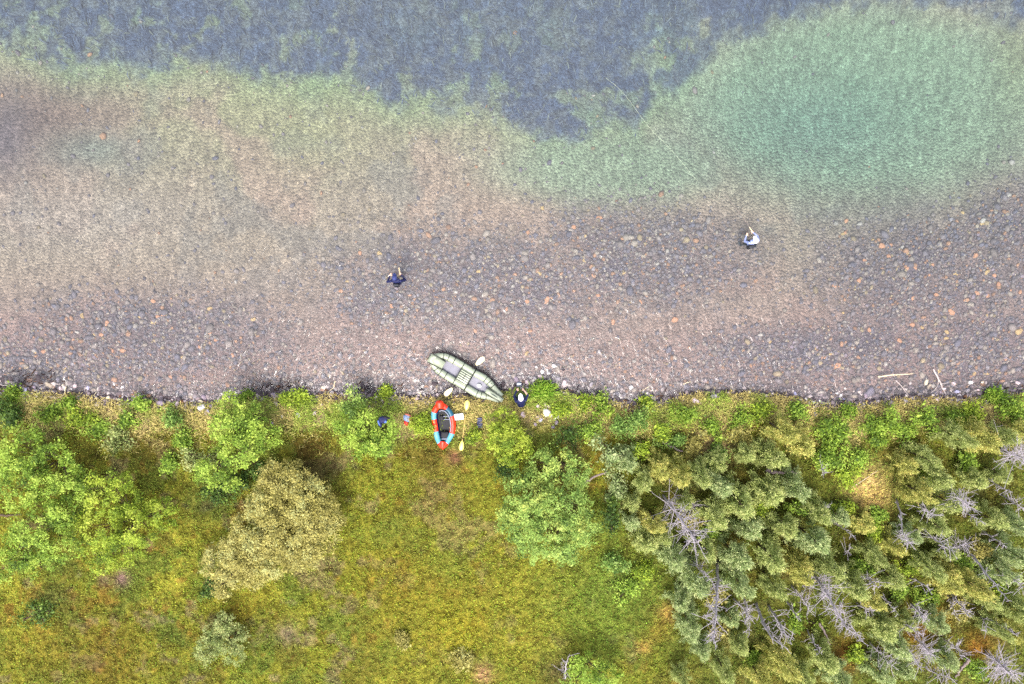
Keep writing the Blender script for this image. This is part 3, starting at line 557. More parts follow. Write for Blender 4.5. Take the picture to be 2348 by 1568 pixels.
LOW += [(1462, 1030, 18, 'yellow', .8), (1580, 1190, 20, 'tan', .8), (1625, 1220, 18, 'birch', .8), (1735, 1165, 18, 'yellow', .8), (1830, 1160, 22, 'birch', .9), (1905, 1060, 26, 'birch', .8), (1935, 1090, 22, 'yellow', .7), (1890, 1050, 20, 'bright', .7), (1960, 1050, 24, 'birch', .6),
        (1940, 1160, 22, 'yellow', .6), (2005, 1215, 24, 'yellow', .6), (2020, 1180, 18, 'birch', .6), (1960, 1300, 22, 'birch', .8), (2090, 1300, 24, 'yellow', .7), (2120, 1365, 20, 'bright', .6), (2200, 1290, 20, 'birch', .8), (2245, 1260, 20, 'tan', .8), (2290, 1350, 22, 'yellow', .7), (2200, 1400, 24, 'tan', .6),
        (2060, 1350, 20, 'birch', .8), (1830, 1430, 22, 'bright', .6), (1660, 1450, 22, 'tan', .8), (1720, 1500, 20, 'birch', .7), (1960, 1500, 20, 'yellow', .6), (2240, 1530, 22, 'bright', .6), (2120, 1085, 18, 'yellow', .8), (2215, 1055, 22, 'birch', .9), (1640, 1360, 18, 'tan', .8), (1480, 1310, 22, 'yellow', .6),
        (1690, 1000, 22, 'tan', .7), (1740, 940, 20, 'yellow', .5), (1590, 1010, 20, 'tan', .5), (1820, 940, 20, 'birch', .5), (2230, 945, 22, 'yellow', .5), (2010, 1010, 20, 'bright', .6), (1480, 930, 16, 'yellow', .4), (1340, 925, 14, 'yellow', .3), (560, 915, 10, 'bright', .3), (180, 960, 20, 'yellow', .5), (290, 960, 18, 'birch', .5)]
LOOKS = {'dark': 'dark green', 'teal': 'fresh mid-green', 'bright': 'bright green', 'birch': 'light green', 'yellow': 'yellow-green', 'greygreen': 'olive green', 'tan': 'pale straw-coloured', 'pinegrey': 'soft grey-green'}
for (x, y, r, pal, h) in LOW:
    lob = [(x+r*random.gauss(0, .6), y+r*random.gauss(0, .5), r*random.uniform(.3, .6), random.uniform(.6, 1)) for _ in range(6)]+[(x, y, r*.55)]
    shrub('low_bush', None, 'bush', 'low bushes on the bank and heath', lob, h, pal, leaf=.075, dens=13, leaves=18, spread=.12, stems=2, k=.78, look=f"{'small' if r < 20 else 'low'} {LOOKS[pal]} bush")

# pines and spruces on the right: a few crowns per tint, copied with their trunks
def pine_proto(seed, pal, k=.98):
    r = np.random.default_rng(seed); P, D, T = [], [], []
    for i in range(42):
        z = r.uniform(.12, 1)**.85; L = (1-z)**.65*.95+.10; a = r.uniform(0, 6.28); L *= r.uniform(.7, 1.15)
        m = int(14+60*L); t = r.uniform(.30, 1.02, m)**.8; droop = .10*L*r.uniform(.4, 1.4)
        q = np.stack([np.cos(a)*L*t, np.sin(a)*L*t, z-.16*L*t+droop*t**3], -1)
        fan = r.normal(0, .075, (m, 3))*np.array([1, 1, .45]); d = np.stack([np.cos(a)+r.normal(0, .55, m), np.sin(a)+r.normal(0, .55, m), r.normal(.25, .25, m)], -1)
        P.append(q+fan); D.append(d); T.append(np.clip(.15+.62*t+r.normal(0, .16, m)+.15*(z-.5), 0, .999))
    P, D, T = np.concatenate(P), np.concatenate(D), np.concatenate(T); P = np.repeat(P, 3, 0)+r.normal(0, .03, (3*len(P), 3)); D = np.repeat(D, 3, 0)+r.normal(0, .3, (len(P), 3)); T = np.repeat(T, 3)
    D /= np.linalg.norm(D, axis=1)[:, None]; s = np.cross(D, np.array([0, 0, 1.])+r.normal(0, .35, D.shape)); s /= np.linalg.norm(s, axis=1)[:, None]
    L = r.uniform(.07, .15, len(P))[:, None]; wd = r.uniform(.02, .04, len(P))[:, None]
    V = np.stack([P-D*L*.5, P+s*wd*.5, P+D*L*.5, P-s*wd*.5], 1).reshape(-1, 3); F = np.arange(len(V)).reshape(-1, 4)
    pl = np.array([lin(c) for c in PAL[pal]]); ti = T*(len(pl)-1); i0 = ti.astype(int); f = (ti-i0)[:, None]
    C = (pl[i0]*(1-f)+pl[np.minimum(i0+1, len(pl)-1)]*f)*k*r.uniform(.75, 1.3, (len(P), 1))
    t = obj('pine_tree', None); t.empty_display_size = .2
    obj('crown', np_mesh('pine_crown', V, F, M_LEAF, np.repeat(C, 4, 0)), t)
    mb = MB(); mb.tube([(0, 0, -.02), (.01, 0, .3), (0, .01, .65), (0, 0, .97)], [.055, .045, .03, .008], 7)
    for i in range(7):
        a = i*2.4; z = .2+i*.1; mb.tube([(0, 0, z), (math.cos(a)*.4*(1.1-z), math.sin(a)*.4*(1.1-z), z+.0)], [.014, .005], 4)
    mb.build('trunk', M_BARK, t); return t
PROTO = {p: [pine_proto(100*j+i, p) for i in range(4)] for j, p in enumerate(('pine', 'pinegold', 'pinegrey'))}
PINES = [(1790, 985, 50, 'pinegold'), (1745, 990, 36, 'pine'), (1830, 1015, 44, 'pinegold'), (1868, 1012, 28, 'pinegold'), (1710, 1040, 36, 'pine'), (1770, 1045, 40, 'pine'), (1510, 1075, 44, 'pinegold'), (1475, 1100, 36, 'pine'), (1550, 1090, 40, 'pinegold'), (1600, 1085, 40, 'pine'),
 (1650, 1110, 44, 'pinegrey'), (1690, 1145, 48, 'pine'), (1755, 1125, 50, 'pine'), (1820, 1115, 42, 'pinegrey'), (1865, 1165, 42, 'pine'), (1640, 1180, 48, 'pine'), (1715, 1205, 52, 'pinegrey'), (1795, 1195, 48, 'pine'), (1860, 1235, 48, 'pinegrey'), (1500, 1190, 42, 'pinegold'), (1480, 1235, 40, 'pine'),
 (1540, 1275, 46, 'pinegrey'), (1520, 1225, 36, 'pine'), (1610, 1255, 40, 'pine'), (1680, 1270, 50, 'pinegrey'), (1760, 1265, 50, 'pine'), (1825, 1300, 46, 'pinegold'), (1590, 1320, 46, 'pinegrey'), (1560, 1370, 40, 'pinegrey'), (1690, 1335, 46, 'pinegrey'), (1770, 1335, 44, 'pine'),
 (1900, 1295, 44, 'pine'), (1945, 1330, 44, 'pine'), (1580, 1425, 40, 'pinegrey'), (1670, 1410, 30, 'pinegrey'), (1985, 1365, 44, 'pinegold'), (1850, 1360, 34, 'pinegrey'), (1690, 1470, 34, 'pine'), (1790, 1510, 48, 'pinegold'), (1735, 1545, 42, 'pinegold'), (1840, 1540, 36, 'pine'), (1885, 1500, 48, 'pine'),
 (1920, 1550, 42, 'pinegrey'), (2010, 1425, 52, 'pine'), (2040, 1465, 40, 'pinegrey'), (2060, 1415, 36, 'pine'), (2140, 1420, 40, 'pinegrey'), (2160, 1325, 44, 'pinegold'), (2215, 1330, 48, 'pinegold'), (2250, 1365, 40, 'pine'), (2120, 1295, 40, 'pine'), (2075, 1065, 38, 'pinegold'), (2115, 1050, 36, 'pine'),
 (2140, 1095, 42, 'pine'), (2100, 1125, 38, 'pinegold'), (2165, 1145, 40, 'pine'), (2070, 1170, 36, 'pinegrey'), (2140, 1200, 40, 'pine'), (2040, 1120, 30, 'pine'), (2225, 1095, 34, 'pine'), (2290, 1085, 34, 'pine'), (2250, 1005, 44, 'pinegold'), (2190, 1000, 40, 'pine'), (2300, 1000, 38, 'pine'), (2335, 985, 34, 'pinegold'),
 (2270, 1190, 38, 'pine'), (2325, 1200, 38, 'pinegrey'), (2320, 1265, 44, 'pinegrey'), (2210, 1225, 34, 'pinegrey'), (2290, 1310, 40, 'pinegrey'), (2160, 1255, 36, 'pine'), (2000, 1270, 38, 'pine'), (2050, 1250, 34, 'pinegold'), (1950, 1255, 34, 'pine'), (2085, 1225, 34, 'pinegrey'), (1975, 1195, 34, 'pinegold'),
 (1900, 1115, 34, 'pine'), (1920, 1180, 34, 'pinegrey'), (2060, 1525, 40, 'pinegrey'), (2010, 1530, 36, 'pinegrey'), (2160, 1505, 36, 'pinegrey'), (2190, 1470, 30, 'pine'), (2270, 1430, 36, 'pine'), (2330, 1395, 40, 'pine'), (2325, 1450, 34, 'pinegold'), (1650, 1520, 38, 'pine'), (1630, 1560, 36, 'pinegrey'),
 (1560, 1545, 30, 'pine'), (1480, 1275, 34, 'pinegrey'), (1450, 1195, 30, 'pinegrey'), (1440, 1060, 32, 'pinegrey'), (2130, 1550, 34, 'pine'), (2040, 1320, 36, 'pine'), (2085, 1370, 34, 'pine'), (1640, 1060, 34, 'pine'), (1570, 1145, 34, 'pine'), (1700, 1090, 34, 'pine'), (1450, 1150, 28, 'pine'), (1740, 1425, 30, 'pinegrey'), (1600, 1480, 34, 'pinegrey')]
PLOOK = {'pine': 'olive green', 'pinegold': 'golden green', 'pinegrey': 'bluish grey-green'}
used = set(); PINES = [q for i, q in enumerate(PINES) if q[2] > 36 or i % 5 not in (1, 3)]
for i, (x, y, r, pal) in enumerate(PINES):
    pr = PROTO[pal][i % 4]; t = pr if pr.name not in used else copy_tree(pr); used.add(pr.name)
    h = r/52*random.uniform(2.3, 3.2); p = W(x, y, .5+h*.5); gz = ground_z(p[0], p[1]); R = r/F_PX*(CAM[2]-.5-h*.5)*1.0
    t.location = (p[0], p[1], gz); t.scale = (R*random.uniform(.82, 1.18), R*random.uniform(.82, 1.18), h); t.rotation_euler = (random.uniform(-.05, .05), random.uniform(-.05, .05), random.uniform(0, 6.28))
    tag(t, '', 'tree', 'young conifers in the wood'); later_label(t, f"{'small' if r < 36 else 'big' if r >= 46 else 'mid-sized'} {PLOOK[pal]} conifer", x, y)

# heath plants, undergrowth and bank grass: uncounted ground cover
n = 150000; X = RNG.uniform(-25, 25, n); V_ = -RNG.uniform(.35, 20, n); Y = shore(X)+V_; Z = height(X, Y); c = land_colour(X, Y, Z, False)
q = 3; Xl = np.repeat(X, q)+RNG.normal(0, .035, n*q); Yl = np.repeat(Y, q)+RNG.normal(0, .035, n*q); Zl = np.repeat(Z, q)+RNG.uniform(.01, .10, n*q)
cl = np.repeat(c, q, 0)*np.exp(RNG.normal(0, .28, (n*q, 1)))*np.array([1.10, 1.27, .95]); g_ = RNG.uniform(0, 1, (n*q, 1)) < .10; cl = np.where(g_, cl*np.array([.75, 1.15, .8]), cl)
N = RNG.normal(0, .45, (n*q, 3))+np.array([0, 0, .8]); L = RNG.uniform(.035, .085, n*q); V, F = leaf_quads(np.stack([Xl, Yl, Zl], -1), N, L, L*RNG.uniform(.45, .8, n*q))
o = obj('heath_plants', np_mesh('heath_plants', V, F, M_HEATH, np.repeat(cl, 4, 0))); o['kind'] = 'stuff'
n = 42000; X = RNG.uniform(-25, 25, n); Y = shore(X)-np.abs(RNG.normal(.25, .75, n))-.08; Z = height(X, Y); k_ = RNG.uniform(0, 1, n) < .35+.9*fbm(X*.8, Y*.8, 131)-.2; X, Y, Z = X[k_], Y[k_], Z[k_]; n = len(X)
gm = sst(.46, .62, fbm(X*.9, Y*.9, 133))[:, None]; c = lin((206, 188, 116))*(1-gm)+lin((156, 176, 72))*gm; C = c*.58*np.exp(RNG.normal(0, .28, (n, 1)))
ribbons('bank_grass', X, Y, Z, RNG.uniform(.08, .24, n), RNG.uniform(.012, .03, n), C, M_HEATH, .8)
for (gx, gy, gr, lab) in ((1245, 893, 21, 'bright green grass tussock at the water edge by the white stones'), (2276, 903, 13, 'small bright green grass tuft on the stony bank near the photo edge')):
    m = 700 if gr > 20 else 220; p = W(gx, gy, .1); a = RNG.normal(0, gr/52*.48, (m, 2)); X = p[0]+a[:, 0]*1.2; Y = np.minimum(p[1]+a[:, 1]*.7, shore(p[0]+a[:, 0])+.25)
    Z = np.maximum(height(X, Y), -.02); C = pick([(112, 156, 40), (150, 184, 60), (176, 200, 84), (92, 130, 34)], [.3, .35, .2, .15], m, .58)
    o = ribbons('grass_tussock', X, Y, Z, RNG.uniform(.18, .38, m), RNG.uniform(.02, .04, m), C, M_HEATH, .9); del o['kind']; tag(o, lab, 'grass', 'grass tussocks on the bank')

# ------------------------------------------------------------------ dead trees, logs, driftwood
def dead_tree(label, path, h, r0, nb, bl, side=None, twigs=2, mat=M_DEAD, name='dead_tree', group='bleached dead trees', start=.25, curl=.35):
    """path: photo points base -> tip; heights rise linearly to h"""
    h *= 1.3; nb = int(nb*1.6); m = len(path); base = W(path[0][0], path[0][1], .5); gz = ground_z(base[0], base[1])
    P = np.array([W(p[0], p[1], gz+.05+h*(i/(m-1))) for i, p in enumerate(path)])-np.array([base[0], base[1], gz]); P[0, 2] = -.1
    n = 12; Q = spline(P, n); Q[1:-1] += RNG.normal(0, .015, (n-2, 3)); R = np.linspace(r0, r0*.18, n)
    t = thing(name, label, 'tree', (base[0], base[1], gz), 0, group); MB().tube(Q, R, 8).build('trunk', mat, t)
    T = Q[-1]-Q[0]; T /= np.linalg.norm(T); tw = MB()
    for b in range(nb):
        f = start+(1-start)*(b+random.random())/nb; i = min(int(f*(n-1)), n-2); p = Q[i]+(Q[i+1]-Q[i])*random.random()
        d = RNG.normal(size=3); d -= T*d.dot(T); d /= np.linalg.norm(d); d[2] = d[2]*.6; d = d+T*random.uniform(.0, .8); d /= np.linalg.norm(d)
        L = bl*random.uniform(.5, 1.25)*(1.15-.65*f); c = RNG.normal(0, curl, 3)*L
        B = spline([p, p+d*L*.5+c*.35, p+d*L+c*np.array([1, 1, .6])], 7); rb = max(r0*.30*(1.1-f*.6), .010)
        br = MB() if b < 6 else tw; br.tube(B, np.linspace(rb, .005, 7), 5)
        for s in range(twigs):
            j = random.randint(2, 5); e = RNG.normal(size=3); e = e/np.linalg.norm(e)*.8+d*.6; l2 = L*random.uniform(.25, .5)
            br.tube(spline([B[j], B[j]+e*l2*.5+RNG.normal(0, .05, 3)*L, B[j]+e*l2+RNG.normal(0, .12, 3)*L], 4), np.linspace(max(rb*.4, .0065), .004, 4), 4)
        if br is not tw: br.build('branch', mat, t)
    if tw.v: tw.build('crown', mat, t)
    return t
dead_tree('spiky bleached dead tree with a dense burst of bare twigs among the conifers', [(1520, 1135), (1545, 1170), (1575, 1210), (1600, 1245)], 3.4, .07, 46, .95, twigs=3, start=.1)
dead_tree('tall narrow grey snag hung with short curly twigs beside the heath', [(1645, 1285), (1645, 1340), (1640, 1410), (1636, 1475)], 4.0, .07, 44, .62, twigs=3, curl=.5)
dead_tree('thin crooked grey snag just right of the tall narrow one', [(1700, 1360), (1712, 1395), (1708, 1425), (1718, 1450)], 2.6, .035, 14, .45, twigs=2, curl=.6)
dead_tree('bare leaning grey trunk, almost branchless, between two snags', [(1735, 1382), (1748, 1425), (1770, 1460), (1806, 1488)], 3.2, .075, 6, .3, twigs=1)
dead_tree('forked pale snag with side branches beside the bare leaning trunk', [(1762, 1388), (1778, 1415), (1795, 1445), (1815, 1477)], 3.0, .06, 18, .65, twigs=2)
dead_tree('small pale dead tree with brush-like twigs left of the big bushy one', [(1815, 1340), (1830, 1365), (1848, 1380), (1852, 1400)], 2.2, .04, 20, .5, twigs=2)
dead_tree('big bushy dead tree, its grey twigs crowded along a leaning trunk', [(1855, 1310), (1885, 1345), (1915, 1395), (1942, 1443)], 3.8, .07, 52, .78, twigs=3, start=.1)
dead_tree('little spray of bleached twigs in front of the golden conifers', [(1965, 1385), (1985, 1395), (2003, 1402)], 1.8, .03, 12, .5, twigs=2)
dead_tree('dark grey dead spruce top beside the large olive conifer', [(2090, 1385), (2105, 1400), (2122, 1425)], 2.2, .05, 22, .5, twigs=2)
dead_tree('twin-stemmed grey snag standing in orange moss', [(2175, 1350), (2192, 1375), (2208, 1395), (2222, 1415)], 2.6, .05, 16, .42, twigs=2)
dead_tree('slender second stem leaning beside the twin-stemmed grey snag', [(2172, 1358), (2182, 1385), (2190, 1412)], 2.2, .035, 8, .3, twigs=1)
dead_tree('long straight dead trunk slanting through the conifers near the photo edge', [(2215, 1255), (2250, 1300), (2285, 1345), (2312, 1378)], 3.0, .06, 12, .4, twigs=1)
dead_tree('low tangle of purple-grey dead twigs beside the long slanting trunk', [(2175, 1245), (2195, 1250), (2215, 1245)], 1.4, .04, 18, .65, twigs=2)
dead_tree('upper dead crown at the photo edge with long trailing branches', [(2300, 1035), (2320, 1040), (2347, 1050)], 2.8, .05, 34, .95, twigs=3)
dead_tree('bushy purple-grey dead crown inland of the slanting driftwood', [(2175, 1128), (2200, 1145), (2220, 1160)], 2.4, .05, 40, .7, twigs=3)
dead_tree('arching dead branch cut by the photo edge, beside the bushy purple-grey crown', [(2300, 1135), (2325, 1155), (2347, 1165)], 1.8, .035, 14, .5, twigs=2)
dead_tree('thin upright grey pole of a dead tree below the sandy patch', [(2058, 1145), (2064, 1180), (2068, 1225)], 2.6, .05, 8, .28, twigs=1)
dead_tree('hazy grey dead crown just below the thin upright pole', [(2058, 1215), (2070, 1230), (2082, 1245)], 1.9, .035, 26, .5, twigs=2)
dead_tree('large dead crown filling the photo corner, with a thick pale butt', [(2262, 1500), (2290, 1520), (2320, 1548)], 2.6, .09, 44, 1.0, twigs=3, start=.3)
dead_tree('round dead crown of fine pale twigs over dark ground', [(2100, 1465), (2118, 1480), (2135, 1500)], 2.2, .045, 36, .6, twigs=3)
dead_tree('fern-like spiky grey dead top, left of the round dead crown', [(2082, 1485), (2095, 1505), (2110, 1530)], 1.9, .04, 30, .45, twigs=2)
dead_tree('sprawling low dead limbs at the bottom edge of the photo', [(2125, 1535), (2150, 1545), (2180, 1555)], 1.2, .045, 20, .65, twigs=2)
dead_tree('short grey snag with a few hooked twigs near the golden conifers', [(2245, 1400), (2256, 1425), (2262, 1450)], 1.8, .04, 10, .35, twigs=1)
dead_tree('tiny forked grey snag between conifers above the big bushy dead tree', [(1938, 1275), (1942, 1265), (1950, 1252)], 1.3, .03, 7, .4, twigs=1)
dead_tree('grey-stemmed bare sapling beside the leggy green birch', [(1296, 1560), (1296, 1535), (1302, 1505)], 1.4, .045, 10, .4, twigs=2)
dead_tree('faint grey dead sapling in the middle of the conifers', [(1880, 1060), (1890, 1085)], 1.2, .03, 10, .4, twigs=2)
dead_tree('grey dead pole leaning against the olive conifers, left of the sandy patch', [(1895, 1155), (1888, 1180)], 1.7, .035, 6, .25, twigs=1)
for i, (x, y) in enumerate([(1990, 1330), (2035, 1385), (1955, 1445), (2110, 1340), (2185, 1485), (2280, 1235), (2315, 1325), (2230, 1185), (1700, 1395), (1868, 1472), (2020, 1500), (2300, 1440), (2120, 1165), (1930, 1215), (1605, 1300), (2290, 1110), (2150, 1240), (1820, 1400), (2085, 1430), (1765, 1440)]):
    dx, dy = x-1173+RNG.normal(0, 120), y-617+RNG.normal(0, 80); q = math.hypot(dx, dy); Lx = random.uniform(45, 85); dx, dy = dx/q*Lx, dy/q*Lx
    thin = i % 2; t = dead_tree('', [(x-dx*.5, y-dy*.5), (x+random.uniform(-5, 5), y+random.uniform(-5, 5)), (x+dx*.5, y+dy*.5)], random.uniform(1.9, 2.7), random.uniform(.03, .05), 7 if thin else 16, .34 if thin else .5, twigs=2)
    later_label(t, 'thin bare grey dead stem leaning' if thin else 'twiggy grey dead tree', x, y)
def stick(label, pts, r, mat, name='driftwood', cat='driftwood', lift=.05, group='driftwood sticks', forks=0):
    r = r*(.72 if name == 'driftwood' else 1)
    """a lying branch through photo points"""
    P = []
    for (x, y) in pts:
        p = W(x, y, .1); z = max(ground_z(p[0], p[1]), -.03)+lift; q = W(x, y, z); P.append(q)
    P = np.array(P); c = P.mean(0); Q = spline(P-c, 14); Q[1:-1] += RNG.normal(0, r*.35, (12, 3))
    t = thing(name, label, cat, c, 0, group); MB().tube(Q, np.linspace(r, r*.45, 14), 7).build('stem', mat, t)
    for f in range(forks):
        i = random.randint(3, 10); d = Q[i+1]-Q[i]; d /= np.linalg.norm(d); s = np.array([-d[1], d[0], 0])*random.choice((-1, 1)); L = random.uniform(.25, .6)
        MB().tube(spline([Q[i], Q[i]+(d+s*.6)*L*.5, Q[i]+(d*.7+s)*L+np.array([0, 0, .04])], 6), np.linspace(r*.5, r*.2, 6), 5).build('branch', mat, t)
    return t
stick('long slanting driftwood branch running from the shallows up the bank', [(2139, 846), (2155, 878), (2168, 905), (2188, 937)], .055, M_DRIFTG, forks=2)
stick('short yellow driftwood stick floating parallel to the shore', [(2012, 863), (2050, 859), (2093, 856)], .05, M_DRIFT, lift=.03)
stick('thin tan stick reaching from the shallows to the mossy bank', [(2053, 871), (2068, 888), (2082, 906)], .03, M_DRIFTG)
stick('curved pale driftwood branch bending from the stones into the grass', [(152, 886), (146, 903), (133, 922), (118, 942)], .04, M_DRIFT, forks=1)
stick('white branch on the stones at the photo edge, beside dark rocks', [(-6, 881), (20, 885), (46, 886)], .035, M_DRIFTG)
stick('forked driftwood, its pale arm curving up from the gravel', [(768, 873), (764, 888), (752, 899)], .035, M_DRIFT, forks=1)
stick('straight thin stick lying just below the forked driftwood', [(747, 897), (752, 905), (758, 915)], .025, M_DRIFT)
stick('short pale stick standing in bank grass left of the forked driftwood', [(692, 902), (697, 908), (701, 916)], .03, M_DRIFT)
stick('short pale stick beside the waterside birch, on its left', [(512, 906), (517, 914), (522, 922)], .025, M_DRIFT)
stick('small grey stick lying on dark gravel right of the waterside birch', [(625, 911), (635, 909), (643, 906)], .03, M_DRIFTG)
stick('bent twig on pebbles right of the curved driftwood branch', [(221, 899), (214, 908), (208, 915), (205, 911)], .022, M_DRIFT)
stick('little white stick where the bank gravel meets the grass, below round stones', [(1906, 931), (1916, 935), (1932, 934)], .03, M_DRIFT)
stick('thin pale stick crossing the bare sandy patch', [(1951, 1118), (1980, 1100), (2012, 1078)], .028, M_DRIFT)
stick('yellow twig at the grassy water edge near slate-grey rocks', [(1566, 881), (1576, 877), (1584, 875)], .03, M_DRIFT)
stick('thin twig leaning over the water edge in bank grass, below dark shallows', [(1762, 916), (1766, 922), (1771, 930)], .022, M_DRIFT)
stick('small reddish twig on the waterline right of the white stones', [(1488, 886), (1475, 893), (1466, 898)], .02, M_DRIFT)
GL = 'weathered logs'
stick('straight grey fallen log lying between the round birch and the conifers', [(1318, 1117), (1350, 1101), (1392, 1079)], .075, M_LOG, 'fallen_log', 'log', .75, GL)
stick('horizontal grey log half hidden under golden conifers', [(1758, 1081), (1785, 1083), (1828, 1085)], .09, M_LOG, 'fallen_log', 'log', .5, GL)
stick('dark purple rotten log on dry litter inland of the yellow-green bush', [(1520, 1012), (1540, 1024), (1565, 1034)], .08, M_LOG, 'fallen_log', 'log', .15, GL)
stick('grey log lying at the foot of the big bushy dead tree', [(1878, 1428), (1890, 1450), (1903, 1478)], .06, M_LOG, 'fallen_log', 'log', .6, GL)
stick('grey log slanting up near the bottom corner, beside sprawling dead limbs', [(2222, 1512), (2205, 1532), (2190, 1552)], .08, M_LOG, 'fallen_log', 'log', .6, GL)
stick('brown half-buried log among birch leaves at the photo edge', [(-4, 1180), (25, 1181), (52, 1178)], .06, M_BARK, 'fallen_log', 'log', .5, GL)

# ------------------------------------------------------------------ rafts
M_RG = solid('pale_green_pvc', (192, 200, 172), .35, .10, 6, .45, .45); M_SEAM = solid('black_webbing', (34, 38, 34), .7, .2, 40, .2, .8)
M_FLOOR = solid('lilac_grey_floor', (150, 148, 166), .4, .12, 8, .4, .42); M_DARKG = solid('dark_green_fabric', (70, 80, 72), .6, .15, 20, .3, .8)
M_RED = solid('red_nylon', (236, 50, 20), .4, .08, 10, .4, .85); M_BLUE = solid('light_blue_nylon', (104, 186, 208), .4, .08, 10, .4, .55); M_TEAL = solid('deep_teal_nylon', (20, 80, 104), .4, .1, 10, .4, .8)
M_BLACK = solid('black_fabric', (24, 24, 32), .6, .3, 15, .25, .55); M_NAVY = solid('navy_fabric', (26, 30, 74), .6, .25, 20, .25, .7); M_GREYF = solid('grey_fabric', (140, 146, 160), .55, .15, 20, .3, .7)
M_PADDLE = solid('cream_blade', (250, 236, 190), .35, .05, 10, .4, .8); M_PADY = solid('yellow_blade', (238, 220, 110), .35, .06, 10, .4, .75); M_SHAFT = solid('dark_shaft', (60, 52, 46), .4, .1, 20, .4, .8); M_SHAFTW = solid('wooden_shaft', (206, 176, 104), .5, .15, 25, .3, .7)
M_WHITE = solid('white_plastic', (240, 240, 240), .4, .04, 10, .4, .8); M_SKIN = solid('skin', (224, 180, 156), .55, .06, 20, .3, .75)

ga, gb = WS(1728, 1431, .2), WS(2014, 1601, .5)
gl = float(np.linalg.norm((gb-ga)[:2])); grz = math.atan2(gb[1]-ga[1], gb[0]-ga[0])
raft = thing('packraft', 'long pale green two-seat raft nosed onto the bank with a paddle laid across', 'raft', (ga[0], ga[1], .02), grz)
pitch = math.atan2(.22, gl); raft.rotation_euler = Matrix.Rotation(grz, 3, 'Z').to_4x4().to_euler(); raft.rotation_euler.y = -pitch*.8
U = gl/3.55; half = [(0.12, .13), (.30, .26), (.60, .36), (1.3, .385), (1.85, .37), (2.4, .385), (2.72, .31), (3.0, .205), (3.42, .10)]
def ztube(u): return .16+.16*max(0, (.7-u)/.7)**2+.14*max(0, (u-2.7)/.8)**1.5
def rtube(u): return .155*(1-.25*max(0, (u-2.6)/.9))*(1-.15*max(0, (.5-u)/.5))
for sgn in (1, -1):
    C_ = spline([(u*U, sgn*v, ztube(u)) for u, v in half], 40); MB().tube(C_, [rtube(c[0]/U) for c in C_], 16).build('side_tube', M_RG, raft)
    for u in (.42, .66, .92, 2.42, 2.62, 2.86):
        i = int(np.argmin(abs(C_[:, 0]/U-u))); c, d = C_[i], C_[min(i+1, 39)]-C_[max(i-1, 0)]; d /= np.linalg.norm(d); a = np.cross(d, (0, 0, 1)); a /= np.linalg.norm(a); b = np.cross(a, d); rr = rtube(c[0]/U)+.003
        an = np.linspace(0, 2*np.pi, 20, endpoint=False); ring = c+rr*(np.cos(an)[:, None]*a+np.sin(an)[:, None]*b); mb = MB(); mb.add(*tube_vf(ring, .015, 5, closed=True)); mb.build('seam_tape', M_SEAM, raft)
    for u in (.5, 1.9, 2.75):
        i = int(np.argmin(abs(C_[:, 0]/U-u))); c = C_[i]; MB().ball((c[0], c[1]+sgn*.07, c[2]+rtube(u)*.86), (.024, .024, .014), 1).build('valve', M_BLACK, raft)
    P_ = C_[3:38]+np.array([0, sgn*.165, .02]); P_[:, 2] += .015*np.sin(np.arange(35)*1.1)
    if sgn == 1: MB().tube(P_, .017, 5).build('grab_line', M_SEAM, raft)
    else: MB().tube(P_[:30], .010, 5).build('grab_line', M_SEAM, raft)
st = MB(); st.add(*[*tube_vf(spline([(.17*U, .16, .30), (.06*U, .09, .335), (.03*U, 0, .345), (.06*U, -.09, .335), (.17*U, -.16, .30)], 16), .13, 14)]); st.build('stern_tube', M_RG, raft)
dk = MB(); dk.add([(-.07, .22, .47), (-.07, -.22, .47), (.62*U, .19, .36), (.62*U, -.19, .36), (-.07, .22, .40), (-.07, -.22, .40), (.62*U, .19, .27), (.62*U, -.19, .27)], [(0, 2, 3, 1), (4, 5, 7, 6), (0, 1, 5, 4), (2, 6, 7, 3), (0, 4, 6, 2), (1, 3, 7, 5)]); dk.build('stern_deck', M_RG, raft)
bow = MB(); bow.tube(spline([(2.72*U, 0, .33), (3.1*U, 0, .38), (3.36*U, 0, .44), (3.54*U, 0, .45)], 10), np.linspace(.14, .11, 10), 12); bow.build('bow_deck', M_RG, raft)
sl_ = MB()
for sgn in (1, -1): sl_.tube([(2.66*U, sgn*.13, .43), (3.1*U, sgn*.125, .48), (3.5*U, sgn*.09, .53)], .014, 5)
sl_.build('bow_lacing', M_SEAM, raft)
MB().tube(spline([(2.95*U, .0, .497), (3.15*U, .01, .505), (3.5*U, -.01, .535)], 8), [.012, .022, .028, .03, .03, .034, .036, .03], 6).build('bow_strap', M_DARKG, raft)
dl = MB()
for sgn in (1, -1): dl.tube([(-.07, sgn*.22, .475), (.30*U, sgn*.20, .43), (.63*U, sgn*.185, .365)], .015, 5)
dl.build('deck_line', M_SEAM, raft)
tr_ = MB()
for e in ((.02, .02), (.02, -.02)): tr_.box((-.01*U-.10, 0.0, .33), (.03, .22, .05), bevel=.01); break
tr_.build('stern_handle', M_SEAM, raft)
fl = MB(); hv = [(u*U, max(v-.06, .03)) for u, v in half]; pts = [(x, y, .07) for x, y in hv]+[(x, -y, .07) for x, y in hv[::-1]]; m_ = len(pts)
fl.add(pts+[(x, y, .03) for x, y, _ in pts], [tuple(range(m_)), tuple(range(2*m_-1, m_-1, -1))]+[(i, m_+i, m_+(i+1) % m_, (i+1) % m_) for i in range(m_)]); fl.build('floor', M_FLOOR, raft, smooth=False)
th = MB(); th.box((1.62*U, 0, .255), (.56*U, .60, .15), bevel=.05); th.build('thwart_seat', M_RG, raft)
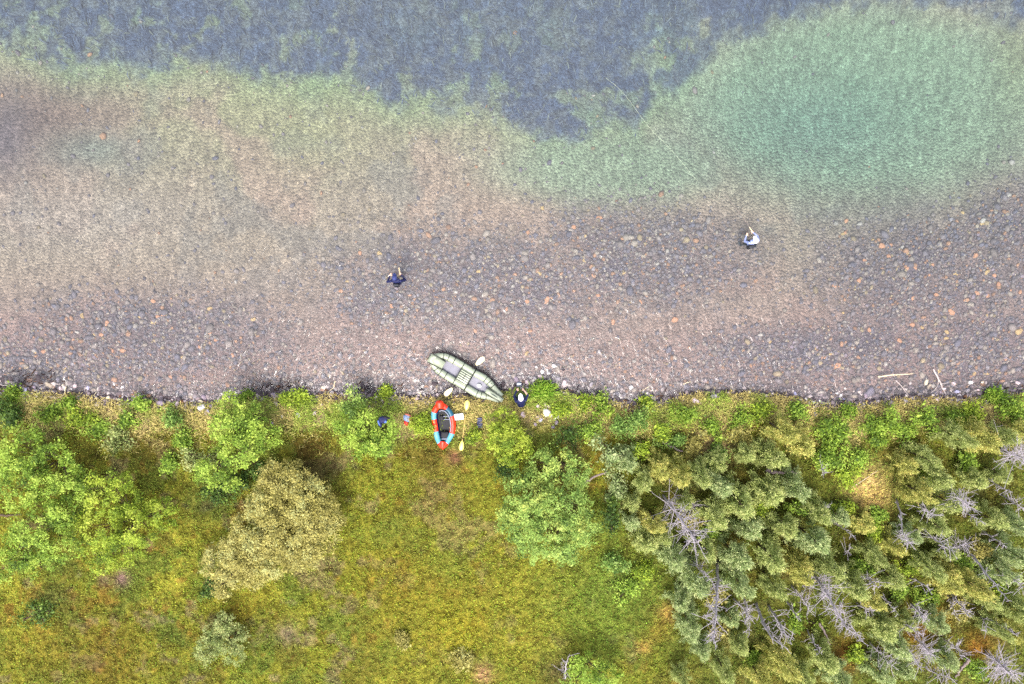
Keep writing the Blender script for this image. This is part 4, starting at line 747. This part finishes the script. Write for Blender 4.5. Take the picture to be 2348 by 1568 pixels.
for u in (1.34, 1.90): MB().tube(spline([(u*U, .57, .20), (u*U, .40, .325), (u*U, .2, .336), (u*U, 0, .338), (u*U, -.2, .336), (u*U, -.40, .325), (u*U, -.57, .20)], 18), .016 if u < 1.5 else .026, 6).build('cross_strap', M_SEAM, raft)
MB().tube([(1.62*U, .14, .342), (1.62*U, -.14, .342)], .010, 6).build('cross_strap', M_SEAM, raft)
for v in (-.24, -.14, -.04, .06, .16, .25): MB().box((1.62*U, v, .335), (.50*U, .026, .012)).build('seat_strap', M_SEAM, raft)
bag = MB(); bag.ball((0, 0, .07), (.11, .085, .07), 3); p = np.array(raft.matrix_basis @ Vector((2.36*U, .0, .05))); M_ = Matrix.Translation((ga[0], ga[1], .02)) @ raft.rotation_euler.to_matrix().to_4x4(); p = M_ @ Vector((2.36*U, -.02, .07))  # white ball added as sun glare on the raft floor
glare_blob = bag.build('bag_or_glare', M_WHITE); glare_blob.location = p; glare_blob.rotation_euler.z = grz; tag(glare_blob, 'small white blob added as sun glare on the front floor of the green raft', 'bag')  # white ball added in place of sun glare on the wet raft floor

def paddle(label, a, b, bl, m_blade, m_shaft, twist=0.0):
    """double-bladed paddle from world point a to b"""
    a, b = np.asarray(a, float), np.asarray(b, float); c = (a+b)/2; d = b-a; Lp = np.linalg.norm(d); d /= Lp
    t = thing('paddle', label, 'paddle', c); side = np.cross((0, 0, 1.), d); side /= np.linalg.norm(side); upv = np.cross(d, side)
    MB().tube([-d*(Lp/2-bl*.8), d*(Lp/2-bl*.8)], .017, 8).build('shaft', m_shaft, t)
    for s in (1, -1):
        prof = [(0, .03), (.12, .06), (.32, .095), (.6, .115), (.82, .105), (.95, .07), (1, .025)]; V = []
        for f, wd in prof:
            p = d*s*(Lp/2-bl+bl*f)+upv*.02*math.sin(f*3.1)
            for e in (-1, -.35, .35, 1): V.append(p+side*wd*e+upv*(.012 if abs(e) < .5 else 0))
        nV = len(V); V += [v-upv*.010 for v in V]; F = []
        for i in range(len(prof)-1):
            for j in range(3): q = i*4+j; F += [(q, q+1, q+5, q+4), (nV+q, nV+q+4, nV+q+5, nV+q+1)]
            F += [(i*4, i*4+4, nV+i*4+4, nV+i*4), (i*4+3, nV+i*4+3, nV+i*4+7, i*4+7)]
        l = (len(prof)-1)*4; F += [(0, nV, nV+1, 1), (1, nV+1, nV+2, 2), (2, nV+2, nV+3, 3), (l, l+1, nV+l+1, nV+l), (l+1, l+2, nV+l+2, nV+l+1), (l+2, l+3, nV+l+3, nV+l+2)]
        MB().add(V, F).build('blade', m_blade, t)
    for f in (-.25, .25): MB().tube([d*(f*Lp-.03), d*(f*Lp+.03)], .024, 8).build('drip_ring', M_SEAM, t)
    return t
paddle('cream bladed paddle laid across the seat of the green raft', WS(1936, 1429, .37), WS(1778, 1583, .34), .5, M_PADDLE, M_SHAFT)
paddle('yellow bladed paddle lying in the grass beside the red packraft', WS(1870, 1602, .62), WS(1844, 1803, .62), .45, M_PADY, M_SHAFTW)

# red and blue packraft, drawn up on the grass
rc = WS(1773, 1699, .6); gz = ground_z(rc[0], rc[1]); red = thing('packraft', 'red packraft with light blue panels and a black cockpit, drawn up on the grass', 'raft', (rc[0], rc[1], gz+.13))
def zp(x, y): return ((x-610)/6.53*SRC/52*1.0, -(y-780)/6.53*SRC/52*1.0)
LOOP = [(548, 215), (455, 300), (388, 430), (372, 560), (390, 700), (412, 850), (425, 980), (458, 1120), (515, 1240), (598, 1330), (690, 1245), (772, 1120), (838, 990), (862, 850), (858, 700), (832, 560), (770, 420), (655, 290), (548, 215)]
LP = np.array([(*zp(*p), .13) for p in LOOP]); CP = spline(LP, 181); CP[-1] = CP[0]
fy = CP[:, 1]; top, bot = fy.max(), fy.min(); CP[:, 2] = .14+.15*np.clip((fy-top*.55)/(top*.45), 0, 1)**1.5+.12*np.clip((-fy+bot*.6)/(-bot*.4), 0, 1)**1.5
RP = .125-.012*np.clip(abs(fy)/top-.6, 0, 1)/.4
PAN = [(0, 21, M_RED, 'red tube panel'), (20, 36, M_BLUE, 'light blue tube panel'), (35, 58, M_RED, 'red tube panel'), (57, 82, M_BLUE, 'light blue tube panel'), (81, 101, M_RED, 'red stern panel'), (100, 121, M_BLUE, 'light blue tube panel'), (120, 152, M_RED, 'red tube panel'), (151, 168, M_TEAL, 'deep teal tube panel'), (167, 181, M_RED, 'red tube panel')]
for a, b, m, lab in PAN:
    o = MB().tube(CP[a:b], RP[a:b], 16, cap=True).build('tube_panel', m, red); o['label'] = lab
bx_, by_ = zp(545, 250); bd = MB(); bd.tube(spline([(bx_, by_-.12, .36), (bx_-.005, by_+.02, .35), (bx_-.01, by_+.17, .40), (bx_-.01, by_+.215, .41)], 10), [.13, .17, .18, .175, .17, .165, .16, .15, .14, .11], 14); bd.build('bow_deck', M_RED, red)
sx_, sy_ = zp(600, 1330); MB().tube(spline([(sx_+.01, sy_+.22, .30), (sx_, sy_+.06, .33), (sx_, sy_-.13, .31)], 10), np.linspace(.13, .03, 10), 12).build('stern_deck', M_RED, red)
CK = np.array([(*zp(*p), 0) for p in [(600, 345), (500, 390), (452, 500), (452, 640), (475, 800), (500, 950), (545, 1080), (620, 1160), (700, 1160), (775, 1080), (815, 950), (822, 800), (805, 640), (765, 500), (690, 390), (600, 345)]])
CC = spline(CK, 61)[:-1]; m_ = len(CC); cen = CC.mean(0); zt = .245+.10*np.clip((CC[:, 1]-top*.4)/(top*.4), 0, 1)
inn = cen+(CC-cen)*.88
ck = MB(); V = [(*c[:2], z) for c, z in zip(CC, zt)]+[(*(cen+(c-cen)*.93)[:2], z-.03) for c, z in zip(CC, zt)]+[(*c[:2], .05) for c in inn]
ck.add(V, [(i, (i+1) % m_, m_+(i+1) % m_, m_+i) for i in range(m_)]+[(m_+i, m_+(i+1) % m_, 2*m_+(i+1) % m_, 2*m_+i) for i in range(m_)]); ck.build('cockpit_liner', M_NAVY, red)
MB().add([(*c[:2], .055) for c in inn]+[(*c[:2], .03) for c in inn], [tuple(range(m_)), tuple(range(2*m_-1, m_-1, -1))]).build('floor', M_BLACK, red, smooth=False)
an = CC[np.r_[48:60, 0:14]]; rim = cen+(CC-cen)*.95
MB().tube(np.array([(*r_[:2], z+.02) for r_, z in zip(rim, zt)])[np.r_[40:60, 0:4]], .022, 7).build('skirt_rim', M_GREYF, red)
x0, y0 = zp(650, 1040); MB().box((x0, y0, .17), (.34, .30, .12), bevel=.045).build('seat', M_BLACK, red)
MB().box((x0+.005, y0-.17, .22), (.30, .07, .12), Matrix.Rotation(.5, 3, 'X'), .04).build('backrest', M_GREYF, red)
for yy in (560, 640): x1, y1 = zp(640, yy); MB().box((x1, y1, .10), (.40, .03, .03), bevel=.01).build('thigh_strap', M_GREYF, red)
x1, y1 = zp(570, 600); MB().box((x1, y1, .12), (.16, .22, .08), Matrix.Rotation(.2, 3, 'Z'), .03).build('floor_bag', M_BLACK, red)

# ------------------------------------------------------------------ gear on the grass
p = WS(1835, 1667, .6); gz = ground_z(p[0], p[1]); t = thing('storage_box', 'white plastic box with a lid, on the grass beside the red packraft', 'box', (p[0], p[1], gz+.08), .12)
MB().box((0, 0, .11), (.40, .24, .20), bevel=.03).build('body', M_WHITE, t); MB().box((0, 0, .225), (.42, .26, .03), bevel=.012).build('lid', M_WHITE, t); MB().box((0, -.135, .20), (.07, .02, .05), bevel=.006).build('latch', M_GREYF, t)
p = WS(1919, 1692, .6); gz = ground_z(p[0], p[1]); M_PAD = solid('grey_blue_foam', (92, 94, 120), .7, .15, 30, .2, .6)
t = thing('folding_mat', 'grey-blue ribbed folding mat on the dry grass', 'mat', (p[0], p[1], gz+.16), .03)
for i in range(6): MB().box((0, -.20+i*.078, .04), (.24-.012*abs(i-2.5), .066, .05), bevel=.02).build('mat_panel', M_PAD, t)
MB().box((0, -.005, .07), (.25, .03, .012)).build('strap', M_NAVY, t)
def cloth_heap(name, label, cat, sx, sy, blobs, rz=0, h=.55, parts='cloth_fold'):
    p = WS(sx, sy, .8); gz = ground_z(p[0], p[1]); t = thing(name, label, cat, (p[0], p[1], gz+h), rz)
    for (nm, x, y, z, rx, ry, rzz, a, m) in blobs:
        V, F = ICO[3]; V = V.copy(); f = 1+.28*(fbm(V[:, 0]*2.2+x*9, V[:, 1]*2.2+V[:, 2]*2+y*9, int(abs(x*100))+3, 3)-.5)*2; V = V*f[:, None]*np.array([rx, ry, rzz])
        R = np.array(Matrix.Rotation(a, 3, 'Z')); V = V @ R.T+np.array([x, y, z]); obj(nm, np_mesh(nm, V, F, m, None, True), t)
    return t
M_NAVL = solid('blue_lining', (84, 110, 186), .6, .15, 20, .3, .75); M_REDF = solid('faded_red_fabric', (196, 112, 92), .6, .15, 20, .3, .75); M_REDB = solid('red_fabric', (206, 36, 32), .5, .15, 20, .3, .8); M_STEEL = solid('blue_grey_fabric', (128, 144, 178), .55, .12, 20, .3, .75)
cloth_heap('jacket', 'crumpled navy jacket draped over the edge of a birch', 'jacket', 1548, 1662, [('body', 0, .03, .06, .20, .15, .09, .1, M_NAVY), ('sleeve', -.14, -.13, .05, .07, .17, .06, .3, M_NAVY), ('sleeve', .18, .09, .05, .13, .06, .05, .2, M_BLACK), ('lining', -.17, -.10, .09, .04, .13, .04, .35, M_NAVL), ('lining', .11, -.04, .1, .06, .06, .05, .0, M_NAVL), ('hood', .10, .14, .07, .09, .06, .06, 0, M_BLACK)], 0, 1.35)
cloth_heap('backpack', 'blue-grey and red backpack lying beside a yellow-green bush', 'backpack', 1626, 1680, [('body', .02, .0, .10, .20, .15, .12, -.5, M_STEEL), ('lid', .05, .13, .10, .19, .07, .07, -.45, M_REDF), ('side_pocket', .13, -.0, .16, .11, .08, .07, -.4, M_REDF), ('base_pocket', -.06, -.20, .09, .09, .12, .08, .4, M_REDB), ('strap', .20, -.07, .16, .10, .02, .03, .35, M_BLACK)], 0, .12)
p = WS(2077, 1551, .3); gz = ground_z(p[0], p[1]); cloth_heap('bag_or_glare', 'pale grey bag in front of the crouching person', 'bag', 2077, 1551, [('body', 0, 0, .09, .13, .12, .10, .1, M_GREYF), ('roll_top', .0, .04, .18, .11, .035, .03, .1, M_WHITE), ('strap', 0, -.05, .19, .012, .11, .012, .1, M_BLACK)], 0, .02)

# ------------------------------------------------------------------ people: one continuous body from overlapping tapered limbs
def limb(mb, a, b, ra, rb, n=7, k=10):
    a, b = np.asarray(a, float), np.asarray(b, float); P = a+(b-a)*np.linspace(0, 1, n)[:, None]; mb.tube(P, np.linspace(ra, rb, n), k); mb.ball(a, ra, 2); mb.ball(b, rb, 2)
def person(label, loc, rz, J, mats, lean=0.0):
    """J: joint positions in the body's own frame (x right, y forward, z up); mats: jacket, trousers, skin, boots"""
    t = thing('person', label, 'person', loc, rz); prim = []     # (kind, a, b, material index)
    mb = MB(); V3 = lambda k: np.array(J[k], float)
    def L(a, b, ra, rb, mi): limb(mb, a, b, ra, rb); prim.append((np.asarray(a, float), np.asarray(b, float), mi, max(ra, rb)))
    hip, chest, neck, head = V3('hip'), V3('chest'), V3('neck'), V3('head'); fwd = np.array(J.get('face', (0, 1, 0)), float); fwd /= np.linalg.norm(fwd); rgt = np.array([1., 0, 0])
    for f in np.linspace(0, 1, 6):
        c = hip+(chest-hip)*f; w_ = .155+.035*f-.03*math.sin(f*3.1); mb.ball(c, (w_, .115+.01*f, .10), 2)
    prim.append((hip, chest, 0, .16)); mb.ball(chest+(neck-chest)*.55, (.19, .105, .07), 2)
    L(chest+(neck-chest)*.5, neck, .075, .056, 0); L(neck, head-np.array([0, 0, .03]), .054, .056, 2)
    mb.ball(head, (.078, .098, .115), 3); mb.ball(head+fwd*.055-np.array([0, 0, .055]), (.052, .05, .05), 2); prim.append((head, head, 2, .1))
    mb.ball(head+fwd*.102-np.array([0, 0, .012]), (.014, .022, .024), 2)
    for s in (1, -1): mb.ball(head+rgt*s*.080-np.array([0, 0, .01]), (.012, .022, .034), 2)
    for s, S_ in ((1, 'R'), (-1, 'L')):
        sh, el, wr, hd = V3('sh'+S_), V3('el'+S_), V3('wr'+S_), V3('hd'+S_); kn, an_, to, hp = V3('kn'+S_), V3('an'+S_), V3('to'+S_), V3('hp'+S_)
        L(sh, el, .064, .050, 0); bare = J.get('bare'+S_, False); L(el, wr, .046, .032, 2 if bare else 0)
        d = hd-wr; d /= np.linalg.norm(d); up = np.array([0, 0, 1.]); sd = np.cross(d, up); sd /= np.linalg.norm(sd)+1e-9; nrm = np.cross(sd, d)
        pc = wr+d*.055; L(wr, wr+d*.03, .030, .030, 2); mb.ball(pc, (.03, .03, .03), 2)
        for q in (-.026, 0, .026): L(wr+d*.03+sd*q*.7, wr+d*.095+sd*q, .017, .015, 2)
        for q, ln in ((-.033, .055), (-.011, .072), (.011, .078), (.033, .068)):
            r0 = wr+d*.098+sd*q; m1 = r0+d*ln*.5-nrm*.012; L(r0, m1, .0115, .0105, 2); L(m1, m1+d*ln*.25-nrm*ln*.42, .0105, .0095, 2)
        tb = wr+d*.045-sd*s*.036; t1 = tb+(d*.6-sd*s*.8)*.042; L(tb, t1, .015, .0125, 2); L(t1, t1+(d*.9-sd*s*.1)*.03-nrm*.01, .0125, .010, 2)
        L(hp, kn, .088, .062, 1); L(kn, an_, .060, .046, 1); L(an_, to, .050, .042, 3); mb.ball(an_-np.array([0, 0, .015]), .052, 2)
    tmp = mb.build('body_tmp', M_SKIN); md = tmp.modifiers.new('r', 'REMESH'); md.mode = 'VOXEL'; md.voxel_size = .010; sm = tmp.modifiers.new('s', 'SMOOTH'); sm.iterations = 3; sm.factor = .5
    bpy.context.view_layer.update(); dg = bpy.context.evaluated_depsgraph_get(); me = bpy.data.meshes.new_from_object(tmp.evaluated_get(dg)); me.name = 'person_body'; old = tmp.data; bpy.data.objects.remove(tmp); bpy.data.meshes.remove(old)
    me.materials.clear()
    for m in mats: me.materials.append(m)
    cen = np.zeros(len(me.polygons)*3); me.polygons.foreach_get('center', cen); cen = cen.reshape(-1, 3); D = []
    for a, b, mi, r in prim:
        ab = b-a; tt = np.clip(((cen-a) @ ab)/(ab @ ab+1e-9), 0, 1); D.append(np.linalg.norm(cen-a-tt[:, None]*ab, axis=1)-r)
    mi = np.array([p_[2] for p_ in prim], np.int32)[np.argmin(np.array(D), 0)]; me.polygons.foreach_set('material_index', mi); me.polygons.foreach_set('use_smooth', np.ones(len(mi), bool)); me.update()
    obj('body', me, t)
    for s in (1, -1):
        e = MB().ball(head+fwd*.088+rgt*s*.033+np.array([0, 0, .012]), (.013, .010, .010), 2).build('eye', M_WHITE, t); MB().ball(head+fwd*.097+rgt*s*.033+np.array([0, 0, .012]), (.006, .005, .006), 1).build('iris', M_BLACK, e)
    MB().ball(head+fwd*.098-np.array([0, 0, .058]), (.022, .008, .006), 2).build('mouth', M_REDF, t)
    hr = MB().ball(head-fwd*.02+np.array([0, 0, -.005]), (.084, .095, .105), 2).build('hair', M_HAIR, t)
    return t, head, fwd
M_HAIR = solid('brown_hair', (70, 48, 34), .6, .25, 40, .3, .8); M_JBLUE = solid('pale_blue_jacket', (150, 160, 204), .55, .12, 20, .3, .72); M_WADER = solid('dark_teal_waders', (30, 48, 56), .5, .2, 15, .35, .9); M_CORK = solid('cork', (232, 206, 160), .7, .2, 60, .2, .75)
M_LINE = solid('pale_fly_line', (206, 216, 186), .5, .05, 10, .3, .6); M_CAPN = solid('navy_cap', (40, 48, 96), .6, .15, 30, .3, .9); M_DKPACK = solid('dark_pack', (24, 26, 34), .55, .25, 20, .3, .9); M_WCAP = solid('white_cap', (246, 242, 250), .6, .04, 20, .3, .85)
def cap(t, head, fwd, m, mbrim=None, r=.118):
    a = math.atan2(-fwd[0], fwd[1]); R = Matrix.Rotation(a, 3, 'Z'); mb = MB(); V, F = ICO[3]; V = V.copy(); V[:, 2] = np.maximum(V[:, 2], -.1)
    V = V*np.array([r*.92, r*1.05, r*.95]); c = mb.add(V @ np.array(R).T+head+np.array([0, 0, .035]), F).build('cap', m, t)
    an = np.linspace(-1.25, 1.25, 13); P = []
    for z in (.0, -.012):
        for q in an: P.append((r*.9*math.sin(q), r*.95*math.cos(q), .03+z))
        for q in an: P.append((r*.85*math.sin(q), r*1.0*math.cos(q)+.085*math.cos(q), .018+z))
    n = 13; F = [(i, i+1, n+i+1, n+i) for i in range(n-1)]+[(2*n+i, 3*n+i, 3*n+i+1, 2*n+i+1) for i in range(n-1)]+[(n+i, n+i+1, 3*n+i+1, 3*n+i) for i in range(n-1)]
    MB().add(np.array(P) @ np.array(R).T+head, F).build('brim', mbrim or m, c); MB().ball(head+np.array([0, 0, .035+r*.95]), (.010, .010, .006), 1).build('button', mbrim or m, c)
def rod(label, a, d, L, line=None):
    """fly rod: cork grip at a, pointing along d"""
    a = np.asarray(a, float); d = np.asarray(d, float); d /= np.linalg.norm(d); t = thing('fishing_rod', label, 'fishing rod', a)
    MB().tube([-d*.10, d*.08, d*.22, d*.26], [.020, .020, .018, .012], 8).build('grip', M_CORK, t)
    MB().tube([d*.24+np.array([0, 0, -.02*f*f*.2]) if 0 else d*(.24+(L-.24)*f)-np.array([0, 0, .25*f*f]) for f in np.linspace(0, 1, 12)], np.linspace(.005, .002, 12), 6).build('blank', M_LOG, t)
    rl = MB(); ax = np.cross(d, (0, 0, 1)); ax /= np.linalg.norm(ax); rl.tube([-d*.08-np.array([0, 0, .06])-ax*.018, -d*.08-np.array([0, 0, .06])+ax*.018], .045, 14); rl.build('reel', M_BLACK, t)
    tip = a+d*L-np.array([0, 0, .25])
    if line is not None: MB().tube(np.array(spline(np.vstack([tip, line]), 60))-a, .0038, 5).build('fly_line', M_LINE, t)
    return t
def stand(zbend=0.0):
    return dict(hip=(0, -.02, .93), chest=(0, .04, 1.30), neck=(0, .06, 1.47), head=(0, .10, 1.62), hpR=(.09, -.02, .88), hpL=(-.09, -.02, .88), knR=(.12, .06, .48), knL=(-.13, .02, .48), anR=(.14, .0, .09), anL=(-.15, -.04, .09), toR=(.17, .15, .04), toL=(-.19, .11, .04))
# navy angler, facing the river, elbows out
p = WS(1592, 1128, .3); z = ground_z(p[0], p[1]); J = stand(); J.update(hip=(0, -.06, .93), chest=(.0, .06, 1.28), neck=(.0, .12, 1.44), head=(-.02, .20, 1.55), shR=(.20, .06, 1.38), elR=(.36, .10, 1.12), wrR=(.20, .30, 1.10), hdR=(.12, .40, 1.12), shL=(-.20, .06, 1.38), elL=(-.40, .02, 1.14), wrL=(-.30, .24, 1.08), hdL=(-.26, .36, 1.08))
t, hd_, fw = person('person in navy jacket and dark waders standing thigh-deep, holding a rod', (p[0], p[1], z), 0.0, J, [M_NAVY, M_WADER, M_SKIN, M_WADER]); cap(t, hd_, fw, M_CAPN, M_CAPN)
MB().box((.0, -.13, 1.22), (.26, .12, .34), Matrix.Rotation(-.25, 3, 'X'), .05).build('chest_pack', M_DKPACK, t)
q = np.array([p[0]+.13, p[1]+.42, z+1.12]); rod('pale fly rod held out over the shallows by the navy angler', q, (-.03, .75, .55), 2.5)
# angler in a white cap, casting across the pool
p = WS(3008, 972, .3); z = ground_z(p[0], p[1]); J = stand(); J.update(shR=(.19, .05, 1.39), elR=(.27, .22, 1.20), wrR=(.14, .40, 1.24), hdR=(.08, .49, 1.28), shL=(-.19, .05, 1.39), elL=(-.27, .16, 1.12), wrL=(-.15, .34, 1.08), hdL=(-.08, .43, 1.10), head=(.02, .09, 1.60))
rz = .30; t, hd_, fw = person('person in white cap and pale blue jacket wading deep while casting a line', (p[0], p[1], z), rz, J, [M_JBLUE, M_WADER, M_SKIN, M_WADER]); cap(t, hd_, fw, M_WCAP)
MB().box((-.07, -.13, 1.16), (.34, .18, .42), Matrix.Rotation(-.12, 3, 'X'), .06).build('backpack', M_DKPACK, t); MB().tube(spline([(-.2, -.08, 1.3), (-.17, .10, 1.42), (-.15, .17, 1.2)], 8), .018, 6).build('shoulder_strap', M_DKPACK, t)
R2 = Matrix.Rotation(rz, 3, 'Z'); g = np.array(R2 @ Vector((.08, .50, 1.29)))+np.array([p[0], p[1], z])
LN = np.array([W(x, y, .012) for x, y in ((1640, 458), (1590, 405), (1540, 345), (1488, 292), (1430, 215), (1388, 178))])
rod('pale fly rod of the white-capped angler with its line floating across the river', g, (-.62, .62, .42), 2.6, LN)
# crouching person on the bank
p = WS(2084, 1597, .7); z = ground_z(p[0], p[1])
J = dict(hip=(0, -.16, .34), chest=(.0, .06, .64), neck=(.0, .17, .76), head=(.02, .27, .84), hpR=(.10, -.14, .32), hpL=(-.10, -.14, .32), knR=(.17, .24, .44), knL=(-.17, .25, .44), anR=(.15, .02, .09), anL=(-.16, .03, .09), toR=(.18, .20, .04), toL=(-.20, .21, .04),
         shR=(.20, .10, .70), elR=(.33, .28, .56), wrR=(.20, .47, .42), hdR=(.13, .55, .36), shL=(-.20, .10, .70), elL=(-.27, .30, .50), wrL=(-.14, .48, .36), hdL=(-.08, .56, .32), bareR=True, face=(0, .92, -.38))
t, hd_, fw = person('person in white cap and navy shirt crouching on the bank over a bag', (p[0], p[1]-.12, z), .12, J, [M_NAVY, M_WADER, M_SKIN, M_BLACK]); cap(t, hd_+np.array([0, -.02, .02]), fw, M_WCAP, None, .125)

write_labels()
